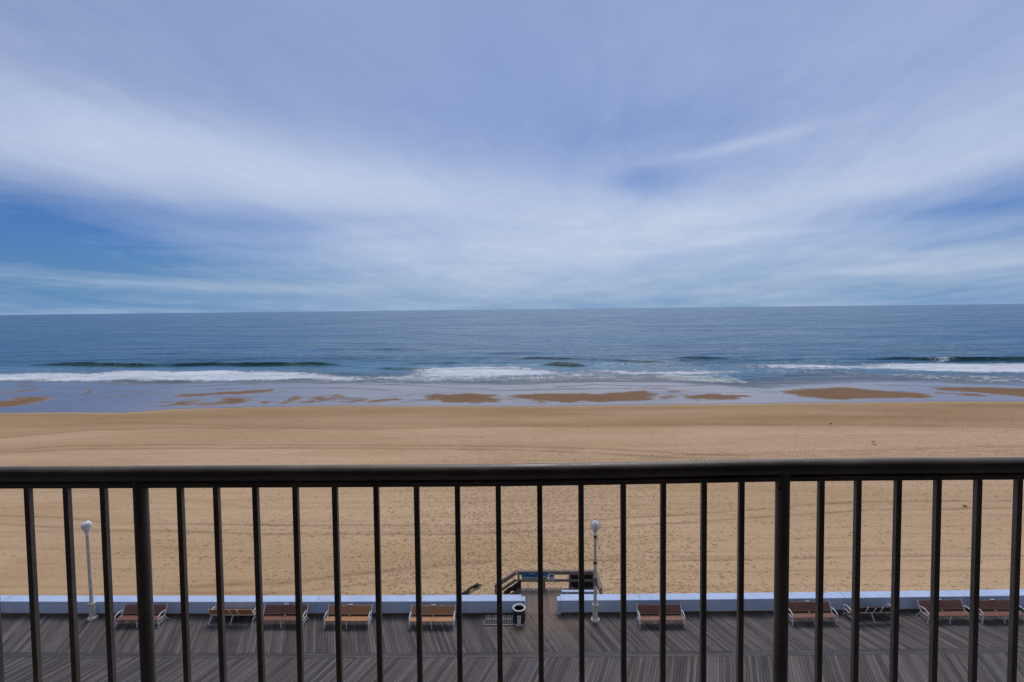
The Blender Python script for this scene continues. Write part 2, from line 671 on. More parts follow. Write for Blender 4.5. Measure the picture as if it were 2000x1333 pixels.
# tyre lugs along the tracked strip
px_, py_, pz_ = g.xyz(P)
lug = g.m('SINE', g.mul(px_, 15.0))
lugm = g.mul(g.mul(g.ramp(lug, -.2, .6), tread), g.ramp(g.noise(g.vscale(P, (.5, 2.5, 1)), 1.0, 3), .3, .6))
c = g.mix(g.mul(lugm, .62), c, (.17, .105, .055))  # lug hollows get the same painted shade and damp tone
# wet flat and bare bars
swl = g.attr('swl')[0]
wetc = g.mix(g.ramp(big, .3, .7), (.225, .175, .168), (.185, .145, .142))
wetc = g.mix(g.mul(swl, .9), wetc, (.06, .045, .042))
c = g.mix(wet, c, wetc)
c = g.mix(bar, c, g.mix(g.ramp(mid, .3, .7), (.225, .132, .070), (.185, .110, .060)))
g.put(p.inputs['Base Color'], c)
sheen = g.ramp(g.noise(g.vscale(P, (.05, .15, .1)), 1.0, 5, .6), .30, .62, .80, 1.0)
film = g.mul(g.mul(sheen, wet), g.mul(g.sub(1.0, bar), g.sub(1.0, g.mul(swl, .60))))
g.put(p.inputs['Roughness'], g.ramp(film, 0, .9, .92, .09, False))
g.put(p.inputs['Specular IOR Level'], g.ramp(film, 0, 1, .12, .62, False))
p.inputs['IOR'].default_value = 1.5
h = g.add(g.mul(fine, .25), g.add(g.mul(rake, .35), g.mul(fp, -1.1)))
h = g.mul(h, g.sub(1.0, g.mul(film, .97)))
ripple = g.mul(g.noise(g.vscale(P, (.8, 1.6, 1)), 1.0, 3), g.mul(film, .25))
h = g.add(h, g.add(ripple, g.mul(lugm, -.6)))
g.put(p.inputs['Normal'], g.bump(h, .8, .07))
M['sand'] = m

# sea
m, g, p = new_mat('sea_water')
P = g.pos()
foam, shal, grn, inshore = (g.attr(k)[0] for k in ('foam', 'shallow', 'green', 'inshore'))
px_, py_, pz_ = g.xyz(P)
big = g.noise(g.vscale(P, (.004, .012, .1)), 1.0, 4, .6)
c = g.mix(g.ramp(big, .35, .7), (.018, .120, .255), (.026, .140, .275))
c = g.mix(g.mul(inshore, .80), c, (.060, .205, .330))
c = g.mix(grn, c, (.012, .055, .050))
c = g.mix(shal, c, (.135, .115, .115))
fn = g.noise(g.vscale(P, (.55, 1.1, .5)), 1.0, 6, .68, .5)
fn2 = g.noise(g.vscale(P, (2.2, 3.2, 1)), 1.0, 4, .6)
fm = g.add(g.mul(foam, 1.08), g.add(g.mul(g.sub(fn, .5), 2.2), g.mul(g.sub(fn2, .5), 1.2)))
fm = g.ramp(fm, .36, .78)
fm = g.mul(fm, g.ramp(foam, .03, .16))
c = g.mix(g.ramp(g.add(g.mul(g.noise(g.vscale(P, (.034, .095, .1)), 1.0, 6, .62, .3), .5), g.mul(g.noise(g.vscale(P, (.0060, .012, .1)), 1.0, 8, .66, .3), .5)), .42, .58, g.ramp(inshore, 0, 1, .40, .10), 0.0), c, (.010, .050, .095))
fcol = g.mix(g.ramp(g.noise(g.vscale(P, (.35, .8, .5)), 1.0, 5, .65), .34, .68), (.60, .65, .70), (.84, .86, .90))
c = g.mix(fm, c, fcol)
g.put(p.inputs['Base Color'], c)
q1 = g.noise(g.vscale(P, (.034, .095, .1)), 1.0, 6, .62, .3)
q2 = g.noise(g.vscale(P, (.0060, .012, .1)), 1.0, 8, .66, .3)
chop = g.ramp(g.add(g.mul(q1, .5), g.mul(q2, .5)), .40, .60)
rgh = g.ramp(chop, 0, 1, .08, .42, False)
g.put(p.inputs['Roughness'], g.mix(fm, rgh, (.85, .85, .85)))
g.put(p.inputs['Specular IOR Level'], g.mul(g.ramp(fm, 0, 1, .5, .1, False), g.sub(1.0, g.mul(grn, .65))))
p.inputs['IOR'].default_value = 1.333
p.inputs['Specular Tint'].default_value = (.74, .94, 1.0, 1)
b0 = g.noise(g.vscale(P, (.0022, .0100, .1)), 1.0, 7, .62, .4)
b1 = g.noise(g.vscale(P, (.018, .062, .1)), 1.0, 5, .6, .3)
sk1 = g.noise(g.vscale(P, (.030, .085, .1)), 1.0, 6, .6, .3)
sk2 = g.noise(g.vscale(P, (.0065, .014, .1)), 1.0, 7, .62, .3)
b2 = g.noise(g.vscale(P, (.10, .30, .1)), 1.0, 4, .6, .3)
b3 = g.noise(g.vscale(P, (.7, 1.5, .1)), 1.0, 4, .6, .2)
calm = g.mul(g.sub(1.0, g.mul(shal, .75)), g.sub(1.0, g.mul(inshore, .60)))
hh = g.add(g.add(g.mul(b0, 12.0), g.mul(b1, 6.0)), g.add(g.mul(b2, 1.5), g.mul(b3, .26)))
hh = g.add(hh, g.add(g.mul(sk1, 5.0), g.mul(sk2, 16.0)))
hh = g.add(g.mul(hh, calm), g.mul(g.mul(fm, fn), .55))
g.put(p.inputs['Normal'], g.bump(hh, 1.0, 1.0))
M['sea'] = m

# ------------------------------------------------------------------ boardwalk
wall_px = [(-250, 1202), (0, 1201), (200, 1200.5), (500, 1201.5), (800, 1203), (1000, 1203.5), (1150, 1202.5), (1300, 1199.5),
           (1530, 1195.5), (1780, 1191), (2000, 1190), (2250, 1188)]
wx, wy = curve_z(wall_px, 0.0)
pf = np.polyfit(wx, wy, 3)
WALL_Y = float(np.polyval(pf, 0.0))


def bow(x):
    x = max(-30.0, min(30.0, x))
    return float(np.polyval(pf, x)) - WALL_Y


gxl, gxr = on_z(1026, 1203, 0).x, on_z(1089, 1203, 0).x        # the opening in the sea wall
YB = WALL_Y + 0.02
YJ = on_z(1000, 1274.5, 0).y                                   # long joint boards
bd = Boards()
TA = math.tan(R(21.5))


def strip(y0, y1, sgn, x0, x1, wd=.118):
    step = wd / math.cos(R(21.5))
    x = x0
    while x < x1:
        t = random.random() ** 1.3
        e = sgn * TA * (y1 - y0)
        w_ = step - .009
        q = [(x, y0), (x + w_, y0), (x + e + w_, y1), (x + e, y1)]
        zj = random.uniform(-.003, .003)
        bd.quad(*[(a, b + bow(a), zj) for a, b in q], .04, t, random.uniform(.05, .24) if random.random() < .08 else random.uniform(0, .08))
        x += step


strip(YJ + .005, YB - .07, -1, -88, 90)
strip(YJ - 5.2, YJ - .31, 1, -90, 88)
strip(3.0, YJ - 5.51, -1, -86, 92)
for yy in (YJ - .30, YJ - 5.50):
    for k in range(2):
        x = -88 + random.random()
        while x < 88:
            L = random.uniform(3, 4.9)
            a, b = yy + k * .15, yy + k * .15 + .142
            bd.quad((x, a + bow(x), .002), (x, b + bow(x), .002), (x + L - .01, b + bow(x + L), .002), (x + L - .01, a + bow(x + L), .002), .04, random.random() * .55)
            x += L
x = -88
while x < gxl - 4:                                                # filler board along the wall foot
    bd.quad((x, YB - .066 + bow(x), 0.001), (x, YB + .05 + bow(x), 0.001), (x + 3.99, YB + .05 + bow(x + 4), 0.001), (x + 3.99, YB - .066 + bow(x + 4), 0.001), .04, random.random() * .4)
    x += 4
x = gxl - 4
while x < 88:
    bd.quad((x, YB - .066 + bow(x), 0.001), (x, YB + .05 + bow(x), 0.001), (x + 3.99, YB + .05 + bow(x + 4), 0.001), (x + 3.99, YB - .066 + bow(x + 4), 0.001), .04, random.random() * .4)
    x += 4
bw = bd.build('boardwalk')
tag(bw, kind='structure', label='grey weathered boardwalk of slanting planks with long joint boards', cat='boardwalk')
under = MB().box((0, 12.0, -.55), (190, 20.0, .8)).build('ground', simple('dark_under_boards', (.012, .011, .011), .9))
tag(under, kind='structure', label='dark ground under the boardwalk planks', cat='ground')

# ------------------------------------------------------------------ sea wall, two lengths with the opening between
WH, WT = .66, .52


def wall_len(name, xa, xb, joints, endside, label):
    root = empty(name, ((xa + xb) / 2, WALL_Y, 0))
    ox = (xa + xb) / 2
    mb = MB()
    xs = [xa] + joints + [xb]
    for a, b in zip(xs[:-1], xs[1:]):
        n = max(1, int((b - a) / 3))
        st = [a + .011 + (b - a - .022) * i / n for i in range(n + 1)]
        # section: front foot, front top with chamfer, back
        sec = [(0.0, .075), (0.0, WH - .015), (.015, WH), (WT - .015, WH), (WT, WH - .015), (WT, -1.6), (0.02, -1.6), (0.02, .075)]
        pts, fs, ns = [], [], len(sec)
        for xx in st:
            for (yy, zz_) in sec:
                pts.append((xx - ox, yy + bow(xx), zz_))
        for i in range(n):
            for k in range(ns):
                j = (k + 1) % ns
                fs.append((i * ns + k, i * ns + j, (i + 1) * ns + j, (i + 1) * ns + k))
        fs.append(tuple(range(ns))[::-1])
        fs.append(tuple(range(n * ns, n * ns + ns)))
        mb.addv(pts, fs)
    # end block, longer at the front than at the back
    xe = xb if endside > 0 else xa
    e = endside * .16
    lo, hi = sorted((xe + endside * .003, xe + e))
    yb0 = bow(xe)
    mb.box(((lo + hi) / 2 - ox, yb0 + .18, (WH - 1.6) / 2), (hi - lo, .36, WH + 1.6))
    # filler inside the joints
    for j in joints:
        mb.box((j - ox, bow(j) + WT / 2, (WH - .03 - 1.5) / 2), (.03, WT - .05, WH - .03 + 1.5))
    wl = mb.build('wall_body', M['wall'], root)
    kb = MB()
    n = max(1, int((xb - xa) / 3.6))
    for i in range(n):
        a, b = xa + (xb - xa) * i / n, xa + (xb - xa) * (i + 1) / n
        kb.bar((a + .004 - ox, -.022 + bow(a), .05), (b - .004 - ox, -.022 + bow(b), .05), .05, random.uniform(.10, .112))
    kb.build('kick_board', M['kick'], root)
    tag(root, label, 'sea wall')
    return root


def jx(px): return on_z(px, 1174, WH).x


wall_len('sea_wall', -88, gxl - .16, [-77, -66, -55, -44, -33, jx(7), jx(413), jx(618), jx(823)], 1,
         'long pale concrete sea wall behind the benches left of the beach opening')
wall_len('sea_wall', gxr + .16, 88, [jx(1252), jx(1460), jx(1659), jx(1903), 29.0, 40.0, 51.0, 62.0, 73.0], -1,
         'long pale concrete sea wall behind the lamp with rusty bands, right of the beach opening')

rw = [o_ for o_ in bpy.data.objects if o_.name.startswith('sea_wall') and o_.type == 'EMPTY'][-1]
for (pa, pb, pc) in (((1601, 1155), (1613, 1155.5), (1608, 1161)), ((1611, 1157), (1620, 1160), (1628, 1163.5))):
    c0 = [on_z(px, py, WH + .004) for px, py in (pa, pb, pc)]
    pts, rr_ = [], random.Random(pa[0])
    ctr = (c0[0] + c0[1] + c0[2]) / 3
    for k in range(14):
        t_ = k / 14 * 3
        a_, b_ = c0[int(t_) % 3], c0[(int(t_) + 1) % 3]
        q = a_.lerp(b_, t_ % 1)
        q = ctr + (q - ctr) * rr_.uniform(.75, 1.25)
        pts.append((q.x - rw.location.x, q.y - rw.location.y, WH + .004))
    MB().addv(pts, [tuple(range(14))[::-1]]).build('sand_smear', M['smear'], rw)

# ------------------------------------------------------------------ wooden landing through the opening
land = empty('beach_landing', (gxl, WALL_Y, 0))
LX0, LX1 = on_z(1012, 1149, 0).x, on_z(1164, 1149, 0).x
LY0, LY1 = YB + .055, on_z(1060, 1149, 0).y
ox, oy = gxl, WALL_Y
db = Boards()
x = gxl + .02
while x < gxr - .05:                                           # boards through the opening
    br = .55 if (x > gxr - .36) else (.25 if random.random() < .2 else .03)
    db.quad((x - ox, LY0 - oy, .002), (x - ox + .132, LY0 - oy, .002), (x - ox + .132, LY1 - oy, .002), (x - ox, LY1 - oy, .002), .04, .35 + random.random() * .6, br)
    x += .14
x = gxr + .02
YK = WALL_Y + WT + .04
while x < LX1:
    br = .8 if x < gxr + .3 else (.3 if random.random() < .3 else 0)
    db.quad((x - ox, YK - oy, .0), (x - ox + .132, YK - oy, .0), (x - ox + .132, LY1 - oy, .0), (x - ox, LY1 - oy, .0), .04, .5 + random.random() * .5, max(br * .7, .08))
    x += .14
x = gxl - .12
while x > LX0 - .02:
    db.quad((x - ox, YK - oy, .0), (x - ox + .132, YK - oy, .0), (x - ox + .132, LY1 - oy, .0), (x - ox, LY1 - oy, .0), .04, .2 + random.random() * .6, .4 if random.random() < .4 else 0)
    x -= .14
db.build('deck', land)
# stair going down to the left
stx = LX0 - .02
for k in range(1, 5):
    tb = Boards()
    zt = -.19 * k
    for j in range(2):
        xa = stx - .30 * k + j * .147
        tb.quad((xa - ox, YK - oy, zt), (xa - ox + .138, YK - oy, zt), (xa - ox + .138, LY1 - oy - .1, zt), (xa - ox, LY1 - oy - .1, zt), .045, .3 + random.random() * .5, .35)
    tb.build('stair_tread', land)
MB().bar((stx - ox + .1, LY1 - oy - .05, -.12), (stx - ox - 1.35, LY1 - oy - .05, -1.02), .05, .26).build('stringer', M['timber'], land)
MB().bar((stx - ox + .1, YK - oy + .03, -.12), (stx - ox - 1.35, YK - oy + .03, -1.02), .05, .26).build('stringer', M['timber'], land)
RH = .84
for px in (1013, 1063, 1113, 1164):
    xx = on_z(px, 1149, 0).x
    MB().box((xx - ox, LY1 - oy + .05, (RH - 1.1) / 2), (.10, .10, RH + 1.1)).build('post', M['timber'], land, bevel=.006)
xa, xb = LX0 - ox, LX1 - ox
yr = LY1 - oy + .05
t_ = MB()
t_.box(((xa + xb) / 2, yr, RH + .02), (xb - xa + .16, .17, .04))
t_.box(((xa + xb) / 2, yr - .062, RH - .075), (xb - xa + .1, .022, .14))
t_.build('top_rail', M['timber'], land, bevel=.004)
MB().box(((xa + xb) / 2, yr - .064, .40), (xb - xa + .1, .026, .13)).build('mid_rail', M['timber'], land, bevel=.004)
# right-hand side rail back to the sea wall
yn = WALL_Y + WT + .15 - oy
xr = LX1 - ox
MB().bar((xr + .02, yr - .09, RH + .021), (xr + .02, yn, RH + .021), .15, .04).build('top_rail', M['timber'], land)
MB().bar((xr + .02, yr - .09, .40), (xr + .02, yn, .40), .03, .13).build('mid_rail', M['timber'], land)
MB().box((xr + .02, yn + .05, (RH - .95) / 2), (.10, .10, RH + .95)).build('post', M['timber'], land, bevel=.006)
# sloping stair rail on the left
p1 = Vector((xa - .085, yr, RH + .02))
p0 = on_y(966, 1143, LY1 + .05)
p0 = Vector((p0.x - ox, yr, p0.z))
MB().bar(p0, p1, .16, .04).build('top_rail', M['timber'], land)
MB().bar(p0 + Vector((.05, -.06, -.42)), p1 + Vector((0, -.06, -.42)), .03, .14).build('mid_rail', M['timber'], land)
MB().bar(p0 + Vector((.05, -.045, -.10)), p1 + Vector((0, -.045, -.10)), .025, .12).build('mid_rail', M['timber'], land)
MB().box((p0.x + .05, yr, p0.z - .68), (.09, .09, 1.3)).build('post', M['timber'], land)
tag(land, 'weathered wooden landing with rails and stair beyond the gap in the pale wall', 'wooden landing')

# black sheets hung on the landing
def sheet(name, p00, p10, p11, p01, off, label, nx=14, nz=10, amp=.03):
    mb = MB()
    pts = []
    for lay in (0, 1):
        for j in range(nz + 1):
            for i in range(nx + 1):
                u, v = i / nx, j / nz
                q = (Vector(p00) * (1 - u) + Vector(p10) * u) * (1 - v) + (Vector(p01) * (1 - u) + Vector(p11) * u) * v
                q.y += amp * math.sin(u * 17 + v * 3) * (0.4 + .6 * (1 - v)) + lay * .006
                q.z += (.05 * math.sin(u * 9 + 1) * math.sin(u * 23) if j == 0 else 0)
                pts.append(q)
    N = (nx + 1) * (nz + 1)
    fs = []
    for j in range(nz):
        for i in range(nx):
            a = j * (nx + 1) + i
            fs.append((a, a + 1, a + nx + 2, a + nx + 1))
            fs.append((a + N, a + N + nx + 1, a + N + nx + 2, a + N + 1))
    for i in range(nx):
        a = i
        fs.append((a, a + N, a + N + 1, a + 1))
        a = nz * (nx + 1) + i
        fs.append((a, a + 1, a + N + 1, a + N))
    mb.addv(pts, fs)
    o = mb.build(name, M['tarp'], None, smooth=True)
    tag(o, label, 'tarp', 'black tarps on the landing rails')
    return o


ya = LY1 + .13
x0, x1 = on_z(1115.5, 1149, 0).x, LX1 - .06
sheet('black_tarp', (x0, ya, -.10), (x1, ya, -.10), (x1, ya, RH - .03), (x0, ya, RH - .03), 0,
      'black tarp stretched behind the right end of the landing rail')
q0 = on_y(983, 1163, LY1 - .02)
q1 = on_y(1018, 1146, LY1 - .02)
sheet('black_tarp', (q0.x, LY1 - .03, q0.z), (q1.x, LY1 - .03, .02), (q1.x, LY1 - .03, .46), (q0.x + .05, LY1 - .03, q0.z + .22), 0,
      'crumpled black tarp lying under the sloping stair rail', amp=.06)

# pale slab behind the right-hand wall
sx0, sx1 = on_z(1097, 1158, .42).x, on_z(1163, 1158, .42).x
ysl = on_z(1130, 1157, .42).y
sl = empty('low_bench', ((sx0 + sx1) / 2, ysl, 0))
MB().box((0, .0, .47), (sx1 - sx0, .15, .045)).build('bench_top', M['wall'], sl, bevel=.008)
for s in (-1, 1):
    MB().box((s * (sx1 - sx0) * .42, 0, .225), (.10, .12, .443)).build('leg', M['timber'], sl)
tag(sl, 'low pale slab bench on the landing just behind the sea wall', 'bench')

# signs on the far rail
ys = LY1 - .075 + .05
def sign_at(px0, px1, py0, py1, y):
    a, b = on_y(px0, py1, y), on_y(px1, py0, y)
    return a.x, b.x, a.z, b.z


bx0, bx1, bz0, bz1 = sign_at(1018.5, 1070, 1119, 1136, ys)
sg = empty('beach_sign', ((bx0 + bx1) / 2, ys - .03, bz0))
W, H = bx1 - bx0, bz1 - bz0
MB().box((0, 0, H * .735), (W, .012, H * .53)).build('blue_panel', M['blue'], sg)
MB().box((0, 0, H * .225), (W * .97, .012, H * .43)).build('picture_panel', M['beige'], sg)
lt = MB()
x = -W * .36
while x < W * .30:
    l_ = random.uniform(.025, .075)
    lt.box((x + l_ / 2, -.008, H * (.76 + random.uniform(-.02, .02))), (l_, .004, H * random.uniform(.12, .2)))
    x += l_ + .022
lt.build('lettering', M['bluedk'], sg)
MB().box((-W * .1, -.0075, H * .93), (W * .18, .003, H * .05)).build('white_mark', M['signw'], sg)
MB().box((W * .34, -.0075, H * .58), (W * .2, .003, H * .06)).build('white_mark', M['signw'], sg)
tag(sg, 'wide blue beach sign with a picture strip below, fixed to the landing rail', 'sign')
bx0, bx1, bz0, bz1 = sign_at(1071.5, 1082.5, 1120, 1134, ys)
s2 = empty('rules_sign', ((bx0 + bx1) / 2, ys - .03, bz0))
W, H = bx1 - bx0, bz1 - bz0
MB().box((0, 0, H / 2), (W, .012, H)).build('sign_board', M['signw'], s2)
ov = MB()
ov.addv([(W * .40 * math.cos(a), -.009, H * .70 + H * .2 * math.sin(a)) for a in [i * math.pi / 8 for i in range(16)]], [tuple(range(16))])
ov.build('blue_oval', M['blue'], s2)
tl = MB()
for k in range(2):
    tl.box((0, -.008, H * (.13 + .12 * k)), (W * .62, .004, H * .05))
tl.build('lettering', M['ink'], s2)
tag(s2, 'small white sign with a blue oval beside the wide blue sign', 'sign')
a = on_y(1160, 1138, LY1 - .35)
s3 = empty('side_sign', (LX1 - .02, LY1 - .42, .40))
MB().box((0, 0, .18), (.014, .5, .38)).build('sign_board', M['blue'], s3)
MB().box((-.009, 0, .10), (.004, .4, .05)).build('white_mark', M['signw'], s3)
tag(s3, 'small blue sign on the side rail half hidden by the right lamp post', 'sign')

# ------------------------------------------------------------------ benches
BW = 2.02


BZ = .80


def squash(me):
    n_ = len(me.vertices) * 3
    a_ = np.empty(n_, np.float32)
    me.vertices.foreach_get('co', a_)
    a_ = a_.reshape(-1, 3)
    a_[:, 2] *= BZ
    me.vertices.foreach_set('co', a_.ravel())
    me.update()


def make_bench(mat):
    root = empty('park_bench', (0, 0, 0))
    hw = BW / 2
    # local frame: sitter looks towards -Y
    seat_y = [-.30, -.215, -.13, -.045, .04]
    for k, yy in enumerate(seat_y[:1]):
        pass
    mb = MB()
    for k, yy in enumerate(seat_y):
        zz_ = .43 - .012 * abs(k - 1.5) - .01 * k
        mb.box((0, yy, zz_), (BW - .10, .076, .03))
    mb.build('seat', mat, root, bevel=.004)
    mb = MB()
    by0, bz0, by1, bz1 = .115, .46, .275, .86
    ang = math.atan2(by1 - by0, bz1 - bz0)
    for k in range(5):
        t = (k + .5) / 5
        rot = Matrix.Rotation(-ang, 3, 'X')
        mb.box((0, by0 + (by1 - by0) * t, bz0 + (bz1 - bz0) * t), (BW - .10, .028, .074), rot)
    mb.build('backrest', mat, root, bevel=.004)
    st = MB()
    nrm = Vector((0, math.cos(ang), -math.sin(ang)))
    for xx in (-.33, .33):
        o = nrm * .028
        st.bar((xx, by0 + o.y, bz0 + o.z), (xx, by1 + o.y, bz1 + o.z), .055, .022, up=nrm)
    o = nrm * .03
    st.bar((-hw + .06, by0 + o.y, bz0 + .0 + o.z), (hw - .06, by0 + o.y, bz0 + o.z), .03, .03)
    st.build('back_strap', M['white'], root)

    def frame(xx, arms):
        f = MB()
        dy = 0.0 if arms else .045
        f.tube([(xx, -.30, 0.0), (xx, -.345, .012)], [.026, .02], 8)
        f.tube([(xx, -.31, 0.0), (xx, -.315, .10), (xx, -.345, .26), (xx, -.33, .37), (xx, -.31, .405)], [0.0192, 0.0160, 0.0176, 0.0200, 0.0176], 8)
        f.tube([(xx, .27, 0.0), (xx, .25, .06), (xx, .16, .22), (xx, .07, .36), (xx, .06, .40)], [0.0192, 0.0160, 0.0160, 0.0176, 0.0176], 8)
        f.tube([(xx, .27, 0.0), (xx, .315, .012)], [.026, .02], 8)
        f.tube([(xx, -.33, .395 - dy * .4), (xx, -.15, .385 - dy * .7), (xx, .06 + dy, .375 - dy * .6), (xx, .11 + dy, .44), (xx, .20 + dy, .66), (xx, .285 + dy * .8, .885 if arms else .83)], [0.0192, 0.0176, 0.0192, 0.0200, 0.0192, 0.0176], 8)
        f.tube([(xx, -.315, .13), (xx, -.15, .22), (xx, .02, .34)], .014, 6)
        f.tube([(xx, -.15, .22), (xx, .0, .17), (xx, .16, .20)], .012, 6)
        if arms:
            f.tube([(xx, .165, .60), (xx, .06, .665), (xx, -.10, .67), (xx, -.24, .635), (xx, -.325, .56), (xx, -.335, .47), (xx, -.29, .42)], [0.0160, 0.0176, 0.0184, 0.0192, 0.0192, 0.0160, 0.0144], 8)
        return f.build('bench_frame' if arms else 'middle_leg', M['white'], root, smooth=True)
    frame(-hw + .03, True)
    frame(hw - .03, True)
    frame(0, False)
    for me in {c_.data for c_ in kids(root)}:
        squash(me)
    return root


def add_plaque(root):
    pl = MB().box((0, .275, .885 * BZ), (.20, .03, .035)).build('plaque', M['plaque'], root, bevel=.003)
    li = MB()
    for k in range(5):
        li.box((-.055 + k * .027, .2585, .885 * BZ), (.019, .002, .012))
    li.build('lettering', M['ink'], pl)


bench_red = make_bench(M['red'])
add_plaque(bench_red)
bench_gold = make_bench(M['gold'])
add_plaque(bench_gold)
bench_red_plain = make_bench(M['red'])
bench_gold_rev = make_bench(M['gold'])
bench_dark_rev = make_bench(M['dark'])
BENCHES = [
    (268, 1225, bench_red, 0, 'red-brown slatted bench with white iron arms, beside the left lamp post'),
    (450, 1220, bench_gold_rev, 180, 'golden-brown bench turned to face the sea, back straps showing'),
    (549, 1226, bench_red, 0, 'red-brown bench close beside the golden bench that faces the sea'),
    (677, 1227, bench_gold, 0, 'golden-brown bench with white plaque, nearest neighbour of the red-brown bench on its left'),
    (843, 1228, bench_gold, 0, 'golden-brown bench with white plaque, nearest the bike rack and bin'),
    (1293.5, 1226, bench_red_plain, 0, 'red-brown bench without a plaque standing alone right of the lamp with rusty bands'),
    (1591, 1220.5, bench_red, 0, 'red-brown bench with plaque just left of the dark bench that faces the sea'),
    (1708, 1216, bench_dark_rev, 180, 'dark brown bench turned to face the sea, its back and two pale straps showing'),
    (1855, 1217, bench_red, 0, 'red-brown bench just right of the dark bench that faces the sea'),
    (1961.5, 1217, bench_red, 0, 'red-brown bench at the far right edge of the row'),
]
used = set()
for (px, py, proto, rz, label) in BENCHES:
    if id(proto) in used:
        b = copy_tree(proto)
    else:
        b = proto
        used.add(id(proto))
    q = on_z(px, py, 0)
    slope = (bow(q.x + .5) - bow(q.x - .5))
    b.location = (q.x, q.y + .31 if rz == 0 else q.y + .28, .003)
    b.rotation_euler = (0, 0, R(rz) + math.atan(slope))
    tag(b, label, 'bench', 'benches along the sea wall')

# ------------------------------------------------------------------ lamps
def lamp(px, py, label, rusty):
    q = on_z(px, py, 0)
    root = empty('street_lamp', (q.x, q.y, 0))
    base = MB().lathe([(0, .0), (.19, .0), (.195, .03), (.185, .075), (.15, .10), (.118, .125), (.112, .2), (.105, .62), (.108, .66), (.135, .685), (.138, .73), (.11, .755), (.085, .79), (.08, .86), (.068, .885)], 28)
    base.build('lamp_base', M['lamp'], root, smooth=True)
    MB().lathe([(.068, .88), (.066, 1.5), (.058, 3.6), (.055, 3.86)], 20).build('pole', M['lamp'], root, smooth=True)
    MB().lathe([(.0, 3.855), (.08, 3.86), (.085, 3.90), (.07, 3.93), (.075, 4.0), (.105, 4.03), (.11, 4.06), (.0, 4.065)], 20).build('lamp_neck', M['white'], root, smooth=True)
    lum = (lambda a, z: 1 + .035 * math.sin(3 * a + z * 9)) if not rusty else None
    gl = MB().lathe([(.085, 4.06), (.115, 4.10), (.155, 4.18), (.182, 4.27), (.186, 4.33), (.172, 4.40), (.135, 4.455), (.08, 4.485), (.07, 4.50), (.045, 4.52), (.0, 4.525)], 24, lumps=lum)
    glo = gl.build('globe', M['globe'], root, smooth=True)
    MB().lathe([(.045, 4.515), (.03, 4.53), (.018, 4.56), (.008, 4.60), (.0, 4.62)], 10).build('finial', M['steel'], root, smooth=True)
    if not rusty:
        cr = MB()
        for (z0, a0, a1, dz) in ((4.20, -2.6, -.5, .10), (4.27, -2.9, -1.0, .05), (4.34, -1.5, -.2, .09), (4.13, -2.4, -.7, .02)):
            path = []
            for i in range(12):
                a = a0 + (a1 - a0) * i / 11
                z = z0 + dz * i / 11 + .012 * math.sin(i * 1.3)
                zs = [4.10, 4.18, 4.27, 4.33, 4.40, 4.455]
                rs = [.115, .155, .182, .186, .172, .135]
                rr = float(np.interp(z, zs, rs)) * (1 + .035 * math.sin(3 * a + z * 9))
                path.append((rr * math.cos(a), rr * math.sin(a), z))
            cr.tube(path, .0065, 5)
        cr.build('wrap_cord', M['cable'], glo)
    else:
        for a in (0.0, math.pi / 2, math.pi, 1.5 * math.pi):
            pth = [((r + .012) * math.cos(a), (r + .012) * math.sin(a), z) for r, z in ((.10, 4.06), (.165, 4.15), (.20, 4.25), (.205, 4.34), (.17, 4.43), (.09, 4.50))]
            MB().tube(pth, .008, 6).build('cage_bar', M['greyband'], glo)
        for z in (3.78, 2.62):
            r = float(np.interp(z, [.88, 1.5, 3.6, 3.86], [.068, .066, .058, .055]))
            MB().lathe([(r, z - .05), (r + .022, z - .045), (r + .022, z + .045), (r, z + .05)], 16).build('rusty_band', M['rust'], root)
        MB().lathe([(.064, 1.62), (.09, 1.63), (.09, 1.95), (.064, 1.96)], 16).build('grey_sleeve', M['greyband'], root)
        cb = MB()
        cb.tube([(.07, -.03, 3.78), (.11, -.04, 3.62), (.15, -.05, 3.40), (.165, -.05, 3.30)], .009, 6)
        cb.box((.165, -.05, 3.28), (.035, .035, .06))
        cb.build('hanging_cable', M['cable'], root)
    root.scale = (1.06, 1.06, 1.022)
    tag(root, label, 'street lamp', 'white lamp posts on the boardwalk')
    return root


lamp(181, 1208.5, 'cream lamp post left of the benches, its globe wrapped and tied with dark cord', False)
lamp(1162.5, 1212, 'cream lamp post with rusty bands and a loose cable, beside the gap in the wall', True)

# ------------------------------------------------------------------ litter bin
q = on_z(1014, 1216.5, 0)
bn = empty('litter_bin', (q.x, q.y, 0))
r, H = .275, .70
MB().lathe([(.0, .012), (r - .005, .012), (r + .012, .02), (r + .012, .055), (r - .004, .06)], 36).build('base_ring', M['bin_ring'], bn, smooth=True)
body = MB()
n = 30
for k in range(n):
    a = 2 * math.pi * k / n
    rot = Matrix.Rotation(a, 3, 'Z')
    body.box((r * math.cos(a) * .985, r * math.sin(a) * .985, (.062 + H - .03) / 2), (.016, 2 * math.pi * r / n * .86, H - .093), rot)
body.build('slatted_body', M['green'], bn)
MB().lathe([(r - .03, H - .06), (r - .03, .1), (0, .1)], 28).build('liner', M['bin_in'], bn, smooth=True)
MB().lathe([(r - .05, H - .05), (r - .045, H), (r - .02, H + .02), (r + .012, H + .015), (r + .016, H - .03), (r - .004, H - .035)], 40).build('rim', M['bin_ring'], bn, smooth=True)
pn = MB()
for i in range(5):
    a0, a1 = -math.pi / 2 + (-.29 + .58 * i / 5) * 1.0, -math.pi / 2 + (-.29 + .58 * (i + 1) / 5)
    pts = []
    for rr in (r + .004, r + .012):
        for a in (a0, a1):
            for z in (.062, .50):
                pts.append((rr * math.cos(a), rr * math.sin(a), z))
    pn.addv(pts, [(0, 2, 3, 1), (4, 5, 7, 6), (0, 1, 5, 4), (2, 6, 7, 3), (1, 3, 7, 5), (0, 4, 6, 2)])
lab = pn.build('label_panel', M['bin_ring'], bn)
